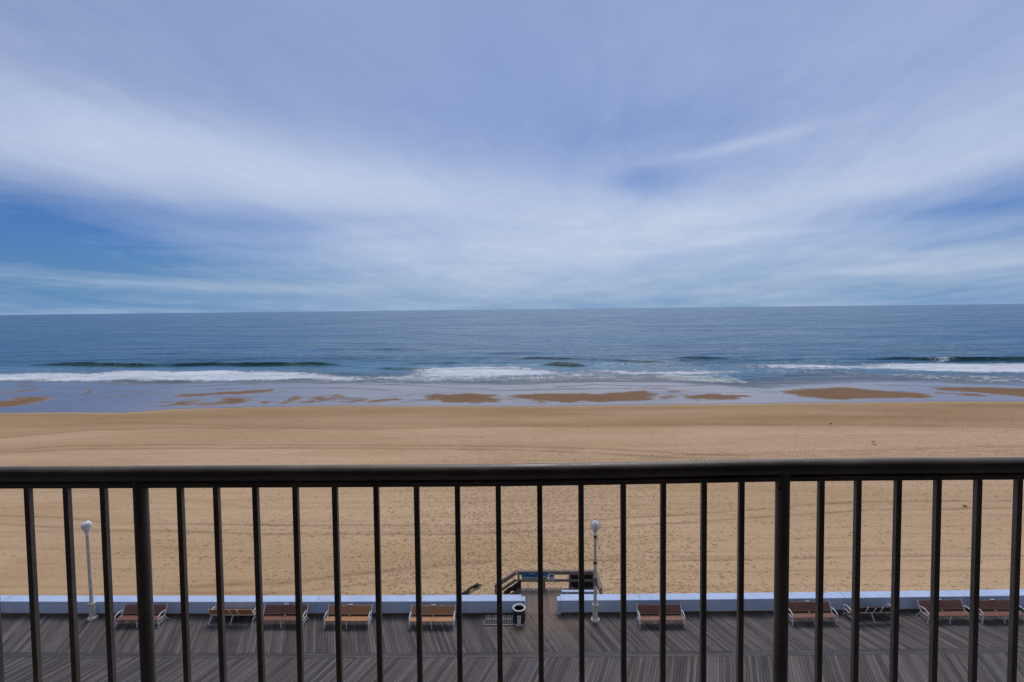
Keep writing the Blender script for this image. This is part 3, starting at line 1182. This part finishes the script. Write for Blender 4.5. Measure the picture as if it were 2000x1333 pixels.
mk = MB()
mk.addv([(-.038, -r - .0145, .37), (.038, -r - .0145, .37), (.022, -r - .0145, .41), (0, -r - .0145, .425), (-.022, -r - .0145, .41)], [(0, 1, 2, 3, 4)])
mk.addv([(-.02, -r - .0145, .345), (.02, -r - .0145, .345), (.02, -r - .0145, .36), (-.02, -r - .0145, .36)], [(0, 1, 2, 3)])
mk.build('printed_mark', M['ink'], lab)
tag(bn, 'round dark green litter bin with white rim and label at the wall opening', 'litter bin')

# ------------------------------------------------------------------ bike rack
qa, qb = on_z(946, 1222.5, 0), on_z(1003, 1222.5, 0)
br = empty('bike_rack', ((qa.x + qb.x) / 2, qa.y, 0))
L = qb.x - qa.x
rk = MB()
rk.tube([(-L / 2, 0, .03), (L / 2, 0, .03)], .024, 8)
rk.tube([(-L / 2, .38, .03), (L / 2, .38, .03)], .02, 8)
rk.tube([(-L / 2, 0, .03), (-L / 2, .38, .03)], .02, 8)
rk.tube([(L / 2, 0, .03), (L / 2, .38, .03)], .02, 8)
rk.build('base_frame', M['steel'], br, smooth=True)
MB().tube([(-L / 2 + .05, .22, .19), (L / 2 - .02, .22, .19)], .014, 8).build('cross_bar', M['steel'], br, smooth=True)
for px in (949.5, 953.5, 957.6, 964, 968.3, 972.5, 979, 983, 986.5, 992.7, 996.8, 1001):
    xx = on_z(px, 1221, 0).x - br.location.x
    MB().tube([(xx, 0, .03), (xx, .06, .12), (xx, .22, .205), (xx, .33, .27), (xx, .38, .23), (xx, .38, .03)], .017, 7).build('bar', M['steel'], br, smooth=True)
tag(br, 'low grey metal bike rack standing against the wall beside the green bin', 'bike rack')

# ------------------------------------------------------------------ beach
SZ, SEA = -.95, -3.0
shore_px = [(-300, 809), (0, 808), (240, 806.5), (350, 799), (490, 795.5), (700, 794), (1000, 793.5), (1350, 790), (1650, 787.5), (2000, 784), (2300, 781)]
wlx, wly = curve_z(shore_px, -2.8)
edge_px = [(-300, 747), (0, 745), (140, 746), (190, 751), (250, 755), (310, 754), (370, 750), (450, 748), (700, 748), (900, 752), (1000, 752.5), (1150, 748),
           (1300, 746.5), (1400, 753), (1500, 759), (1600, 750), (1700, 744.5), (1850, 749), (2000, 754), (2300, 752)]
edx, edy = curve_z(edge_px, SEA)
berm_px = [(-300, 862), (0, 858), (192, 842), (350, 838), (700, 838), (1000, 837.5), (1350, 837.5), (1700, 836), (2000, 840), (2300, 842)]
bex, bey = curve_z(berm_px, SZ)

xs = np.concatenate([-grow(132, 30000, .5, 1.35)[::-1], np.arange(-132, 132.01, .4), grow(132, 30000, .5, 1.35)])
y_start = WALL_Y + .30
ys_ = np.concatenate([np.arange(y_start, 68, .13), np.arange(68, 128, .35), np.arange(128, 175, 2.0)])
X, Y = np.meshgrid(xs, ys_)
yw = np.interp(X, wlx, wly) + 1.0 * fbm(X * .06, X * 0 + 3, 5) + .25 * fbm(X * .5, X * 0, 6)
ye = np.interp(X, edx, edy) + 2.2 * fbm(X * .035, Y * .02, 9) + .5 * fbm(X * .25, Y * .1, 12)
yb = np.interp(X, bex, bey) + .8 * fbm(X * .08, X * 0 + 8, 21)
fade = sstep(2000, 300, np.abs(X))
t = np.clip((Y - yb) / (yw - yb), 0, 1)
Z = SZ + (-2.8 - SZ) * (t ** 1.15)
t2 = np.clip((Y - yw) / (ye - yw), 0, 1.0)
Z = np.where(Y > yw, -2.8 + (SEA + 2.8) * t2, Z)
Z = np.where(Y > ye, SEA - .02 * (Y - ye), Z)
dry = sstep(0.5, -3.0, Y - yw)
Z += dry * .07 * fbm(X * .12, Y * .25, 31, 5) * sstep(22, 26, Y)
Z += dry * .025 * fbm(X * 1.1, Y * 1.3, 41, 3)
Z += .16 * np.exp(-((Y - yb) / 1.2) ** 2) * dry * (0.6 + .4 * fbm(X * .1, Y * .1, 3))
# sand banked up against the back of the wall on the right
bank = sstep(27.2, 24.0, Y) * sstep(3.5, 9, X)
Z += bank * (.28 + .25 * fbm(X * .45, Y * .9, 77, 4))
Z += sstep(25.0, 23.0, Y) * sstep(0, -5, X) * .18
swash_ripple = (1 - dry) * .012 * fbm(X * .2, Y * .3, 51, 4)
Z += swash_ripple

tracks = [
    ([(-200, 1005), (0, 1007), (130, 1011), (204, 1021), (500, 1026), (890, 1026), (1000, 1024), (1300, 1008), (1500, 993), (1612, 984), (1800, 978), (2000, 977), (2200, 977)], .13, .85),
    ([(-200, 1020), (0, 1023), (204, 1036), (500, 1043), (890, 1043), (1100, 1036), (1374, 1019), (1500, 1009), (1704, 996), (2000, 992), (2200, 991)], .13, .85),
    ([(1000, 1097), (1130, 1096), (1300, 1096), (1500, 1092), (1700, 1086), (2000, 1086), (2200, 1086)], .12, .9),
    ([(1130, 1087), (1300, 1089), (1500, 1086), (1700, 1094), (2000, 1094), (2200, 1095)], .10, .55),
    ([(1150, 1116), (1400, 1117), (1600, 1114), (2000, 1114), (2200, 1113)], .10, .55),
    ([(300, 1152), (450, 1142), (560, 1139), (660, 1126), (810, 1110), (970, 1096), (1020, 1094)], .22, .7),
    ([(300, 1158), (560, 1158), (700, 1143), (812, 1131), (900, 1124)], .12, .7),
    ([(-200, 886), (0, 881), (122, 872), (350, 869), (700, 870), (1000, 872), (1200, 878), (1350, 888), (1500, 891)], .22, .75),
    ([(-200, 890), (0, 884.5), (175, 877), (400, 875.5), (700, 876), (1000, 878), (1210, 888), (1350, 896)], .22, .75),
    ([(-200, 935), (0, 948), (200, 960), (400, 980), (550, 1000)], .12, .35),
    ([(-200, 1068), (0, 1070), (150, 1072), (300, 1069), (500, 1076)], .14, .45),
    ([(-200, 1090), (0, 1095), (200, 1110), (320, 1128)], .12, .40),
    ([(150, 815), (300, 822), (480, 832), (650, 837)], .35, .5),
    ([(350, 824), (560, 829), (760, 835)], .3, .35),
]
track = np.zeros_like(X)
for pts, wd, am in tracks:
    tx, ty = curve_z(pts, SZ)
    m_ = (X > tx[0]) & (X < tx[-1])
    yc = np.interp(X, tx, ty) + .05 * fbm(X * .4, X * 0 + wd * 50, 61)
    wdd = wd * (1 + np.clip((Y - 30) / 30, 0, 3))
    endf = sstep(0, 3, X - tx[0]) * sstep(0, 3, tx[-1] - X)
    track = np.maximum(track, m_ * endf * am * np.exp(-((Y - yc) / wdd) ** 2) * (.65 + .5 * fbm(X * .7, Y * .1, 63)))
Z -= .035 * track
tread = np.zeros_like(X)
for pts, wd in (([(1250, 897), (1400, 889), (1650, 881), (2000, 872), (2200, 869)], .55), ([(1350, 900), (1600, 890), (2000, 880), (2200, 877)], .5), ([(1500, 902), (1800, 891), (2000, 887), (2200, 884)], .5)):
    tx, ty = curve_z(pts, SZ)
    yc = np.interp(X, tx, ty)
    tread = np.maximum(tread, (X > tx[0]) * (X < tx[-1] + 30) * sstep(wd * 1.3, wd * .8, np.abs(Y - yc)))
wet = sstep(-.35, .25, Y - yw)
# damp strip of the sloping face below the berm
damp = .85 * sstep(-.3, 1.6, Y - yb) * sstep(.0, -2.0, Y - yw) * (.55 + .7 * np.clip(fbm(X * .05, Y * .16, 71, 4) + .35, 0, 1))
damp = np.maximum(damp, (.75 * sstep(10, -30, X) + .35) * np.exp(-((Y - yb - .3) / .55) ** 2))
damp = np.maximum(damp, .6 * sstep(0, -25, X) * np.exp(-((Y - yb - 2.2) / 2.0) ** 2))
cxw, cyw = on_z(1000, 1030, SZ).x, on_z(1000, 1030, SZ).y
foot = .05 + .07 * sstep(-8, 4, X) + .86 * np.exp(-(((X - cxw - 1) / 9) ** 2)) * sstep(60, 42, Y) + .25 * np.exp(-((X - 4) / 7) ** 2) * sstep(28, 24, Y)
foot += .75 * sstep(.3, 2, Y - yb) * np.clip(fbm(X * .035, Y * .1, 81, 3) + .5, 0, 1) * sstep(-70, -5, X)
foot += .55 * np.clip(fbm(X * .06, Y * .12, 91, 3) - .12, 0, 1)
foot += .18 * sstep(20, 60, X) * sstep(40, 55, Y)
foot += .9 * bank
foot = foot * dry
bars_px = [
    [(0, 769), (20, 765.5), (62, 761), (66, 763), (30, 767), (0, 770.5), (-60, 772), (-60, 769)],
    [(-60, 790), (0, 786), (35, 778), (55, 775), (104, 775), (85, 783), (62, 792), (20, 795), (0, 797), (-60, 798)],
    [(328, 778), (360, 771), (420, 767), (470, 764), (530, 762), (533, 764), (505, 768), (440, 772), (380, 776)],
    [(312, 794), (330, 788), (370, 783.5), (390, 783), (380, 790), (350, 795)],
    [(390, 791), (405, 786), (415, 788), (408, 792)],
    [(427, 786), (440, 778), (455, 774), (470, 778), (492, 780), (480, 787), (450, 790)],
    [(512, 785), (545, 783), (540, 789), (520, 789)],
    [(553, 789), (570, 783), (578, 774), (590, 772), (588, 780), (575, 788)],
    [(602, 783), (625, 776), (640, 780), (625, 786), (612, 788)],
    [(640, 776), (655, 770), (675, 770), (668, 776), (650, 782)],
    [(680, 785), (710, 780), (700, 787)],
    [(720, 786), (745, 781), (770, 778), (775, 781), (750, 786), (725, 789)],
    [(813, 772), (839, 771), (874, 772), (895, 769), (916, 770), (947, 772), (975, 773), (982, 781), (965, 785), (940, 787), (902, 789), (874, 786), (846, 782)],
    [(993, 774), (1021, 770), (1056, 769), (1133, 767), (1175, 769.5), (1217, 765), (1259, 764), (1276, 769), (1280, 778), (1245, 784), (1196, 785), (1140, 787), (1070, 787), (1038, 783), (1000, 781)],
    [(1288, 773), (1304, 776), (1312, 781), (1300, 781)],
    [(1304, 764), (1340, 764), (1325, 769)],
    [(1325, 772), (1387, 770.5), (1440, 773), (1482, 776), (1440, 780), (1405, 782), (1363, 783), (1345, 779)],
    [(1533, 764), (1566, 758), (1671, 757), (1720, 764), (1783, 767), (1825, 774), (1790, 779), (1720, 778), (1650, 781), (1608, 782), (1566, 776)],
    [(1828, 758), (1853, 756), (1930, 756), (2000, 759), (2120, 760), (2120, 778), (2000, 776), (1947, 771), (1860, 764)],
    [(1825, 767), (1860, 767), (1923, 772), (1902, 776), (1860, 771)],
    [(-260, 770), (-150, 768), (-110, 776), (-200, 780)], [(2150, 768), (2230, 764), (2330, 770), (2240, 778)],
]
barv = np.full(X.shape, -12.0)
wxx = X + 2.4 * fbm(X * .30, Y * .22, 101, 6)
wyy = Y + 2.2 * fbm(X * .24, Y * .25, 111, 5)
for pl in bars_px:
    P_ = [(v.x, v.y) for v in (on_z(a, b, -2.9) for a, b in pl)]
    barv = np.maximum(barv, poly_sd(P_, wxx, wyy, .5))


def line_dist(pts, Xa, Ya, sy=.55):
    w_ = [on_z(a_, b_, -2.9) for a_, b_ in pts]
    m_ = (Ya > min(v.y for v in w_) - 6) & (Ya < max(v.y for v in w_) + 6) & (Xa > min(v.x for v in w_) - 4) & (Xa < max(v.x for v in w_) + 4)
    out_ = np.full(Xa.shape, 99.0)
    x_, y_ = Xa[m_], Ya[m_] * sy
    d_ = np.full(x_.shape, 99.0)
    for p_, q_ in zip(w_[:-1], w_[1:]):
        ex, ey = q_.x - p_.x, (q_.y - p_.y) * sy
        t_ = np.clip(((x_ - p_.x) * ex + (y_ - p_.y * sy) * ey) / (ex * ex + ey * ey + 1e-9), 0, 1)
        d_ = np.minimum(d_, np.hypot(x_ - p_.x - t_ * ex, y_ - p_.y * sy - t_ * ey))
    out_[m_] = d_
    return out_


rill = np.abs(fbm(X * .22 + Y * .32, Y * .20 - X * .05, 121, 4))
barv -= 1.6 * sstep(.10, .0, rill) * sstep(1.6, .1, barv)
barv += .55 * fbm(X * .55 + Y * .2, Y * .5, 127, 4)
spk = fbm(X * .10 + Y * .12, Y * .22, 129, 5)
barv = np.maximum(barv, (1.5 * spk - .72) * 1.6 - 4 * (1 - sstep(1.0, 3.0, Y - yw) * sstep(17, 10, Y - yw)))
barv += .12
bar = sstep(-.40, .42, barv) * wet * (.82 + .18 * sstep(.2, 1.2, barv))
lobe = np.abs(fbm(X * .030, Y * .075, 131, 4))
swl = .8 * sstep(.050, .0, lobe) * sstep(1, 6, Y - yw) * np.clip(.5 + 1.6 * fbm(X * .04, Y * .05, 137, 3), 0, 1)
lwx = X + 1.2 * fbm(X * .15, Y * .1, 141, 4)
lwy = Y + 1.0 * fbm(X * .12, Y * .12, 143, 4)
for pts in ([(560, 747), (640, 749), (745, 750), (830, 753), (900, 759), (960, 761)], [(320, 757), (380, 755), (430, 752), (560, 749)],
            [(165, 752), (176, 758), (178, 766), (150, 775), (90, 785)], [(1090, 757), (1160, 751), (1250, 754), (1330, 752), (1430, 752)],
            [(1400, 752), (1480, 752), (1600, 750), (1720, 745)], [(1430, 755), (1500, 766), (1560, 765)], [(200, 775), (260, 772), (330, 766)],
            [(120, 768), (60, 774), (0, 776)], [(960, 764), (1040, 762), (1130, 760), (1300, 758)], [(1700, 752), (1800, 754), (1950, 758)],
            [(420, 760), (520, 757), (640, 758), (760, 762)], [(210, 766), (250, 763), (300, 764)]):
    swl = np.maximum(swl, np.exp(-(line_dist(pts, lwx, lwy) / .34) ** 2) * np.clip(.75 + .7 * fbm(X * .2, Y * .1, 147, 3), 0, 1))
swl = np.maximum(swl, .75 * np.exp(-((Y - yw - .35) / .35) ** 2))
Z += .03 * sstep(-.6, .8, barv) * wet
KEEP_B = Y < 170
beach = grid_mesh('beach', xs, ys_, Z, M['sand'], {'wet': wet, 'bar': bar, 'track': track, 'foot': foot, 'tread': tread, 'damp': damp, 'swl': swl})
tag(beach, kind='structure', label='wide tan sand beach with tyre tracks and wet brown sand bars at the water', cat='beach')

# ------------------------------------------------------------------ sea
sxs = np.concatenate([-grow(215, 70000, .9, 1.25)[::-1], np.arange(-215, 215.01, .7), grow(215, 70000, .9, 1.25)])
sys_ = np.concatenate([np.arange(88, 188, .5), np.arange(188, 260, 1.2), grow(260, 90000, 1.2, 1.12)])
X, Y = np.meshgrid(sxs, sys_)
near = sstep(300, 170, Y) * sstep(1200, 250, np.abs(X))
Z = np.full(X.shape, SEA)
ye = np.interp(X, edx, edy) + 2.2 * fbm(X * .035, Y * .02, 9) + .5 * fbm(X * .25, Y * .1, 12)
off = sstep(4, 28, Y - ye)
ph = Y * .42 + 2.6 * fbm(X * .018, Y * .012, 201, 3)
Z += near * off * (.13 * np.sin(ph) * (.5 + fbm(X * .02, Y * .03, 203, 3)) + .10 * fbm(X * .06, Y * .28, 207, 4))
green = np.zeros_like(X)
waves = [  # pixel polyline of the crest, height m
    ([(20, 714), (60, 713), (160, 714), (250, 716), (330, 716), (420, 713.5), (520, 715), (600, 714.5), (700, 715.5), (715, 716)], 1.15),
    ([(715, 721), (740, 721), (800, 722), (880, 723), (1000, 722), (1060, 724)], .8),
    ([(750, 712), (800, 711.5), (870, 709.5), (950, 709.5)], .6),
    ([(985, 702.5), (1040, 702), (1120, 703), (1200, 705), (1260, 708), (1320, 708.5)], .75),
    ([(1045, 714), (1080, 714), (1120, 715.5), (1165, 716)], 1.1),
    ([(1300, 700), (1350, 700), (1400, 700.5), (1455, 702)], .8),
    ([(1415, 717.5), (1440, 717), (1462, 717), (1560, 718), (1680, 718)], .8),
    ([(1485, 705), (1530, 705), (1570, 705)], .4),
    ([(1670, 702.5), (1740, 702), (1830, 705), (1900, 705), (2000, 705), (2150, 706), (2300, 706)], 1.25),
    ([(-350, 716), (-200, 713), (-60, 714)], .9),
    ([(600, 684), (700, 683), (860, 684)], .35), ([(1250, 676), (1400, 677), (1500, 676)], .3), ([(1700, 686), (1850, 684), (1990, 686)], .4),
    ([(900, 692), (1010, 691), (1100, 692.5)], .35), ([(250, 692), (380, 690), (520, 692)], .3), ([(60, 735), (200, 737), (320, 739)], .3),
    ([(1500, 727), (1620, 728), (1720, 730)], .3), ([(1760, 737), (1850, 738), (1960, 738)], .35), ([(180, 744), (260, 745), (420, 744)], .3),
]
for pts, A in waves:
    tx, ty = curve_z(pts, SEA)
    ek = .40 if tx[-1] - tx[0] < 40 else .16
    env = sstep(0, ek * (tx[-1] - tx[0]), X - tx[0]) * sstep(0, ek * (tx[-1] - tx[0]), tx[-1] - X)
    yc = np.interp(X, tx, ty) + .8 * fbm(X * .08, X * 0 + A, 211)
    dd = Y - yc
    amp = A * env * (.75 + .45 * fbm(X * .07, X * 0, 213))
    prof = np.where(dd < 0, np.exp(-(dd / (.75 + A * .55)) ** 2), np.exp(-(dd / 4.5) ** 2))
    Z += amp * prof
    green = np.maximum(green, np.clip(amp, 0, 1) * np.exp(-((dd + .8) / 3.0) ** 2))
foam_px = [
    ([(-350, 728), (0, 729.5), (70, 727), (175, 730), (238, 723), (350, 725), (455, 723.5), (574, 727), (630, 730), (705, 736), (720, 743), (700, 744), (595, 741), (455, 743), (315, 745), (196, 744), (105, 743), (0, 742), (-350, 743)], 1.0),
    ([(800, 719.5), (895, 719), (1000, 718), (1052, 722.5), (1119, 726.5), (1150, 728), (1070, 732), (965, 735), (860, 737), (790, 735), (800, 729)], 1.05),
    ([(650, 735), (737, 734), (850, 732), (1000, 731), (1100, 730), (1070, 737), (965, 742), (860, 745), (720, 745), (650, 743)], .62),
    ([(1119, 726), (1175, 723.5), (1280, 724), (1352, 721.5), (1400, 724), (1470, 724), (1400, 731), (1350, 732), (1175, 731)], .85),
    ([(1454, 715), (1560, 714.5), (1671, 715), (1685, 711), (1760, 710), (2000, 709), (2330, 709), (2330, 728), (2000, 728), (1895, 727), (1755, 723), (1668, 720), (1510, 720.5)], 1.0),
    ([(1496, 723), (1600, 726), (1695, 728), (1690, 730), (1600, 728), (1500, 725.5)], .8),
    ([(1640, 731), (1755, 728), (2000, 733), (2330, 733), (2330, 752), (2000, 749), (1825, 744), (1700, 738)], .5),
    ([(1832, 703.5), (1860, 700), (1888, 700), (1897, 704), (1870, 706), (1846, 707)], 1.1),
    ([(900, 744), (1000, 743), (1150, 738), (1300, 737), (1300, 740), (1100, 745), (980, 749)], .33),
    ([(320, 745), (480, 744), (650, 745), (650, 748), (460, 748)], .33),
]
foam = np.zeros_like(X)
wxx = X + 4.0 * fbm(X * .10, Y * .15, 221, 5)
wyy = Y + 3.6 * fbm(X * .09, Y * .12, 223, 5)
for pl, a in foam_px:
    P_ = [(v.x, v.y) for v in (on_z(px, py, SEA + .1) for px, py in pl)]
    foam = np.maximum(foam, a * (.62 * sstep(-1.8, .9, poly_sd(P_, wxx, wyy, .35)) + .45 * sstep(.6, 4.5, poly_sd(P_, wxx, wyy, .35))))
fx, fy = curve_z([(-350, 744), (0, 744), (300, 746), (700, 745), (860, 746), (1000, 742), (1150, 736), (1300, 732), (1500, 728), (1700, 732), (2000, 739), (2330, 740)], SEA + .05)
fl = Y - np.interp(X, fx, fy) - 3.0 * fbm(X * .035, Y * .03, 261, 4)
foam = np.maximum(foam, .56 * np.exp(-(fl / np.where(fl > 0, 4.2, 1.6)) ** 2) * (.75 + .45 * fbm(X * .05, Y * .05, 263, 3)))
wash = sstep(2, 6, fl) * sstep(46, 20, fl)
foam = np.maximum(foam, wash * (.30 + .34 * fbm(X * .045, Y * .12, 265, 5)))
# thin lines of foam where the swash ends
dep = Y - ye
foam = np.maximum(foam, .38 * np.exp(-((dep - .5) / .45) ** 2) * (.6 + .8 * fbm(X * .05, Y * .05, 231, 3)))
for k, (o_, s_) in enumerate(((5, .4), (10, .35))):
    foam = np.maximum(foam, s_ * np.exp(-((dep - o_ - 3 * fbm(X * .03, Y * .02, 241 + k, 4)) / .5) ** 2))
Z += .10 * np.clip(foam, 0, 1) * (.5 + fbm(X * .4, Y * .4, 251, 3))
shal = sstep(26, 0, dep) * .9
Z = np.where(dep < -3, SEA - .3, Z)
sea = grid_mesh('sea', sxs, sys_, Z, M['sea'], {'foam': foam, 'shallow': shal, 'green': green, 'inshore': sstep(75, 25, dep)}, keep=(dep > -6) | (np.abs(X) > 400))
tag(sea, kind='structure', label='grey-blue sea with low breaking waves and white foam', cat='sea')

# ------------------------------------------------------------------ things lying on the sand
def sand_z(x, y):
    return SZ + .03


a, b = on_z(896, 1163, SZ + .25), on_z(931, 1140, SZ + .25)
lg = MB()
n = 9
path, rad = [], []
for i in range(n):
    t = i / (n - 1)
    pnt = a.lerp(b, t) + Vector((.03 * math.sin(t * 7), 0, .02 * math.sin(t * 11)))
    path.append(pnt - Vector(((a + b) / 2).to_tuple()))
    rad.append(.075 + .025 * math.sin(t * 5) + (.04 if i > 6 else 0))
lg.tube(path, rad, 10)
lg.tube([path[-2], path[-1] + Vector((.03, .12, .04)), path[-1] + Vector((.05, .17, .05))], [.06, .04, .015], 7)
lg.tube([path[-1], path[-1] + Vector((.16, .07, -.02)), path[-1] + Vector((.24, .06, -.06))], [.06, .04, .015], 7)
lg.tube([path[-1], path[-1] + Vector((.14, -.12, -.05))], [.06, .02], 7)
lo = lg.build('driftwood_log', M['log'], None, smooth=True, loc=((a + b) / 2).to_tuple())
lo.location.z = SZ + .17
tag(lo, 'dark driftwood log with a broken forked end lying on sand behind the wall', 'driftwood')


def clump(px, py, size, label):
    q = on_z(px, py, SZ)
    mb = MB()
    r_ = random.Random(px)
    for k in range(16):
        a = r_.random() * 6.28
        L = size * r_.uniform(.4, 1)
        p0 = Vector((r_.uniform(-.3, .3) * size, r_.uniform(-.3, .3) * size, .02))
        mb.tube([p0, p0 + Vector((math.cos(a) * L * .5, math.sin(a) * L * .5, size * r_.uniform(.1, .35))), p0 + Vector((math.cos(a) * L, math.sin(a) * L, .01))], [.03 * size * 3, .02 * size * 3, .008], 5)
    o = mb.build('seaweed', M['weed'], None, smooth=True, loc=(q.x, q.y, SZ + .02))
    tag(o, label, 'seaweed', 'dark seaweed clumps on the sand')


clump(1884, 990, .20, 'dark seaweed clump on smooth sand, seen just under the hand rail at right')
clump(1623, 829, .26, 'tiny dark seaweed clump on the damp slope near the sand bars')

# gull
q = on_z(1705, 868, SZ)
gu = empty('gull', (q.x, q.y, SZ + .0), R(200))
bp = [(.26, .27), (.20, .30), (.10, .30), (0, .28), (-.12, .25), (-.22, .24), (-.30, .235)]
gb = MB().tube([(x_, 0, z_) for x_, z_ in [(.30, .455), (.27, .46), (.22, .45), (.18, .40), (.12, .33), (.02, .29), (-.10, .265), (-.22, .25), (-.34, .245)]],
               [.012, .045, .058, .055, .095, .12, .10, .055, .02], 12, flat=.85)
gb.build('body', M['feather'], gu, smooth=True)
for s in (-1, 1):
    MB().tube([(.08, s * .10, .34), (-.08, s * .115, .31), (-.25, s * .07, .275), (-.40, s * .02, .26)], [.03, .065, .045, .01], 8, flat=.5).build('wing', M['gullgrey'], gu, smooth=True)
    MB().tube([(.0, s * .045, .20), (.0, s * .045, .02), (.06, s * .045, .005)], .009, 5).build('leg', M['beak'], gu)
MB().tube([(.29, 0, .455), (.345, 0, .445), (.36, 0, .432)], [.018, .013, .004], 6).build('beak', M['beak'], gu)
tag(gu, 'small white and grey gull standing on the dry sand beside tyre tracks', 'gull')

# ------------------------------------------------------------------ balcony railing
RY = 1.39
rail = empty('balcony_railing', (0, RY, 12.5))
O = Vector((0, RY, 12.5))
cpx = [(-420, 929), (-200, 928), (0, 926.7), (250, 925.8), (500, 924.6), (750, 923.6), (1000, 921.8), (1250, 918), (1500, 913.2), (1750, 910.6), (2000, 908.9), (2200, 908), (2420, 907)]
path = [on_y(a, b, RY) - O for a, b in cpx]
fpx = [(a, b + 20.2) for a, b in cpx]
# denser points, smooth
def dens(pts, k=6):
    out_ = []
    P_ = pts
    for i in range(len(P_) - 1):
        p0, p1, p2, p3 = P_[max(i - 1, 0)], P_[i], P_[i + 1], P_[min(i + 2, len(P_) - 1)]
        for j in range(k):
            t = j / k
            out_.append(0.5 * ((2 * p1) + (p2 - p0) * t + (2 * p0 - 5 * p1 + 4 * p2 - p3) * t * t + (3 * p1 - p0 - 3 * p2 + p3) * t ** 3))
    out_.append(P_[-1])
    return out_


path = dens(path)
TR = .0222
MB().tube(path, TR, 24).build('top_rail', M['rail'], rail, smooth=True)
fb = dens([on_y(a, b, RY) - O for a, b in fpx])
f_ = MB()
fw, fh = .030, .0145
pts, fs = [], []
for q in fb:
    for (u, v) in ((-1, -1), (1, -1), (1, 1), (-1, 1)):
        pts.append((q.x, q.y + u * fw / 2, q.z + v * fh / 2))
for i in range(len(fb) - 1):
    for k in range(4):
        j = (k + 1) % 4
        fs.append((i * 4 + k, i * 4 + j, i * 4 + 4 + j, i * 4 + 4 + k))
f_.addv(pts, fs)
f_.build('flat_bar', M['rail'], rail, bevel=.0015)
ZB = 12.62 - O.z
fbx = [q.x for q in fb]
fbz = [q.z for q in fb]
LEAN = -.0215


def ztop(x): return float(np.interp(x, fbx, fbz)) - fh / 2 + .001


MB().box((0, LEAN * .9, ZB), (4.6, .03, .02)).build('bottom_bar', M['rail'], rail)
BAL = [52, 128, 200, 350, 421, 497.5, 576, 653, 734, 813, 893, 973, 1054, 1135, 1217.5, 1296, 1375.5, 1449, 1605, 1677, 1755.5, 1833, 1912, 1991,
       -24, -100, -176, 2068, 2144, 2220]
for k, px in enumerate(sorted(BAL)):
    q = on_y(px, 955, RY) - O
    # the sides of a square bar show; centre the bar so that its picture is centred
    sidew = -q.x * .0065
    z1 = ztop(q.x)
    x_ = q.x + sidew * .5
    w_ = .0146
    mb = MB()
    lean = LEAN * (z1 - ZB)
    jit = random.uniform(-.0012, .0012)
    pts = []
    for (z, ly, jx_) in ((ZB + .01, lean, jit), (z1, 0, 0)):
        for u, v in ((-1, -1), (1, -1), (1, 1), (-1, 1)):
            pts.append((x_ + jx_ + u * w_ / 2, ly + v * w_ / 2, z))
    mb.addv(pts, [(0, 3, 2, 1), (4, 5, 6, 7), (0, 1, 5, 4), (1, 2, 6, 5), (2, 3, 7, 6), (3, 0, 4, 7)])
    mb.build('baluster', M['rail'], rail, bevel=.0012)
for px in (275, 1528):
    q = on_y(px, 955, RY) - O
    z1 = float(np.interp(q.x, [v.x for v in path], [v.z for v in path]))
    po = MB().tube([(q.x, LEAN * (z1 - ZB + .1) , -.01), (q.x, 0.0, z1 - .006)], .0187, 24).build('post', M['rail'], rail, smooth=True)
    if px > 1000:
        MB().tube([(q.x - .0125, -.0125, z1 - .058), (q.x - .0150, -.0148, z1 - .058)], .0032, 8).build('bolt_hole', M['cable'], po)
tag(rail, 'dark brown metal balcony railing with round hand rail and square balusters', 'balcony railing')

# the building the balcony belongs to (behind and below the camera)
bl = empty('hotel_building', (0, -1.3, 0))
MB().box((0, -2.0, 14.0), (130, 4.0, 28.0)).build('wall', M['facade'], bl)
MB().box((0, 1.37, 12.36), (44, 2.74, .22)).build('balcony_floor', M['slab'], bl)
MB().box((0, 1.37, 15.25), (44, 2.74, .22)).build('balcony_ceiling', M['slab'], bl)
MB().box((0, .012, 13.74), (7.0, .02, 2.5)).build('added_dark_panel', M['darkpanel'], bl)  # unseen dark panel, added to darken the camera side of the railing
tag(bl, 'tan rendered building carrying the balcony that the view is taken from', 'building')
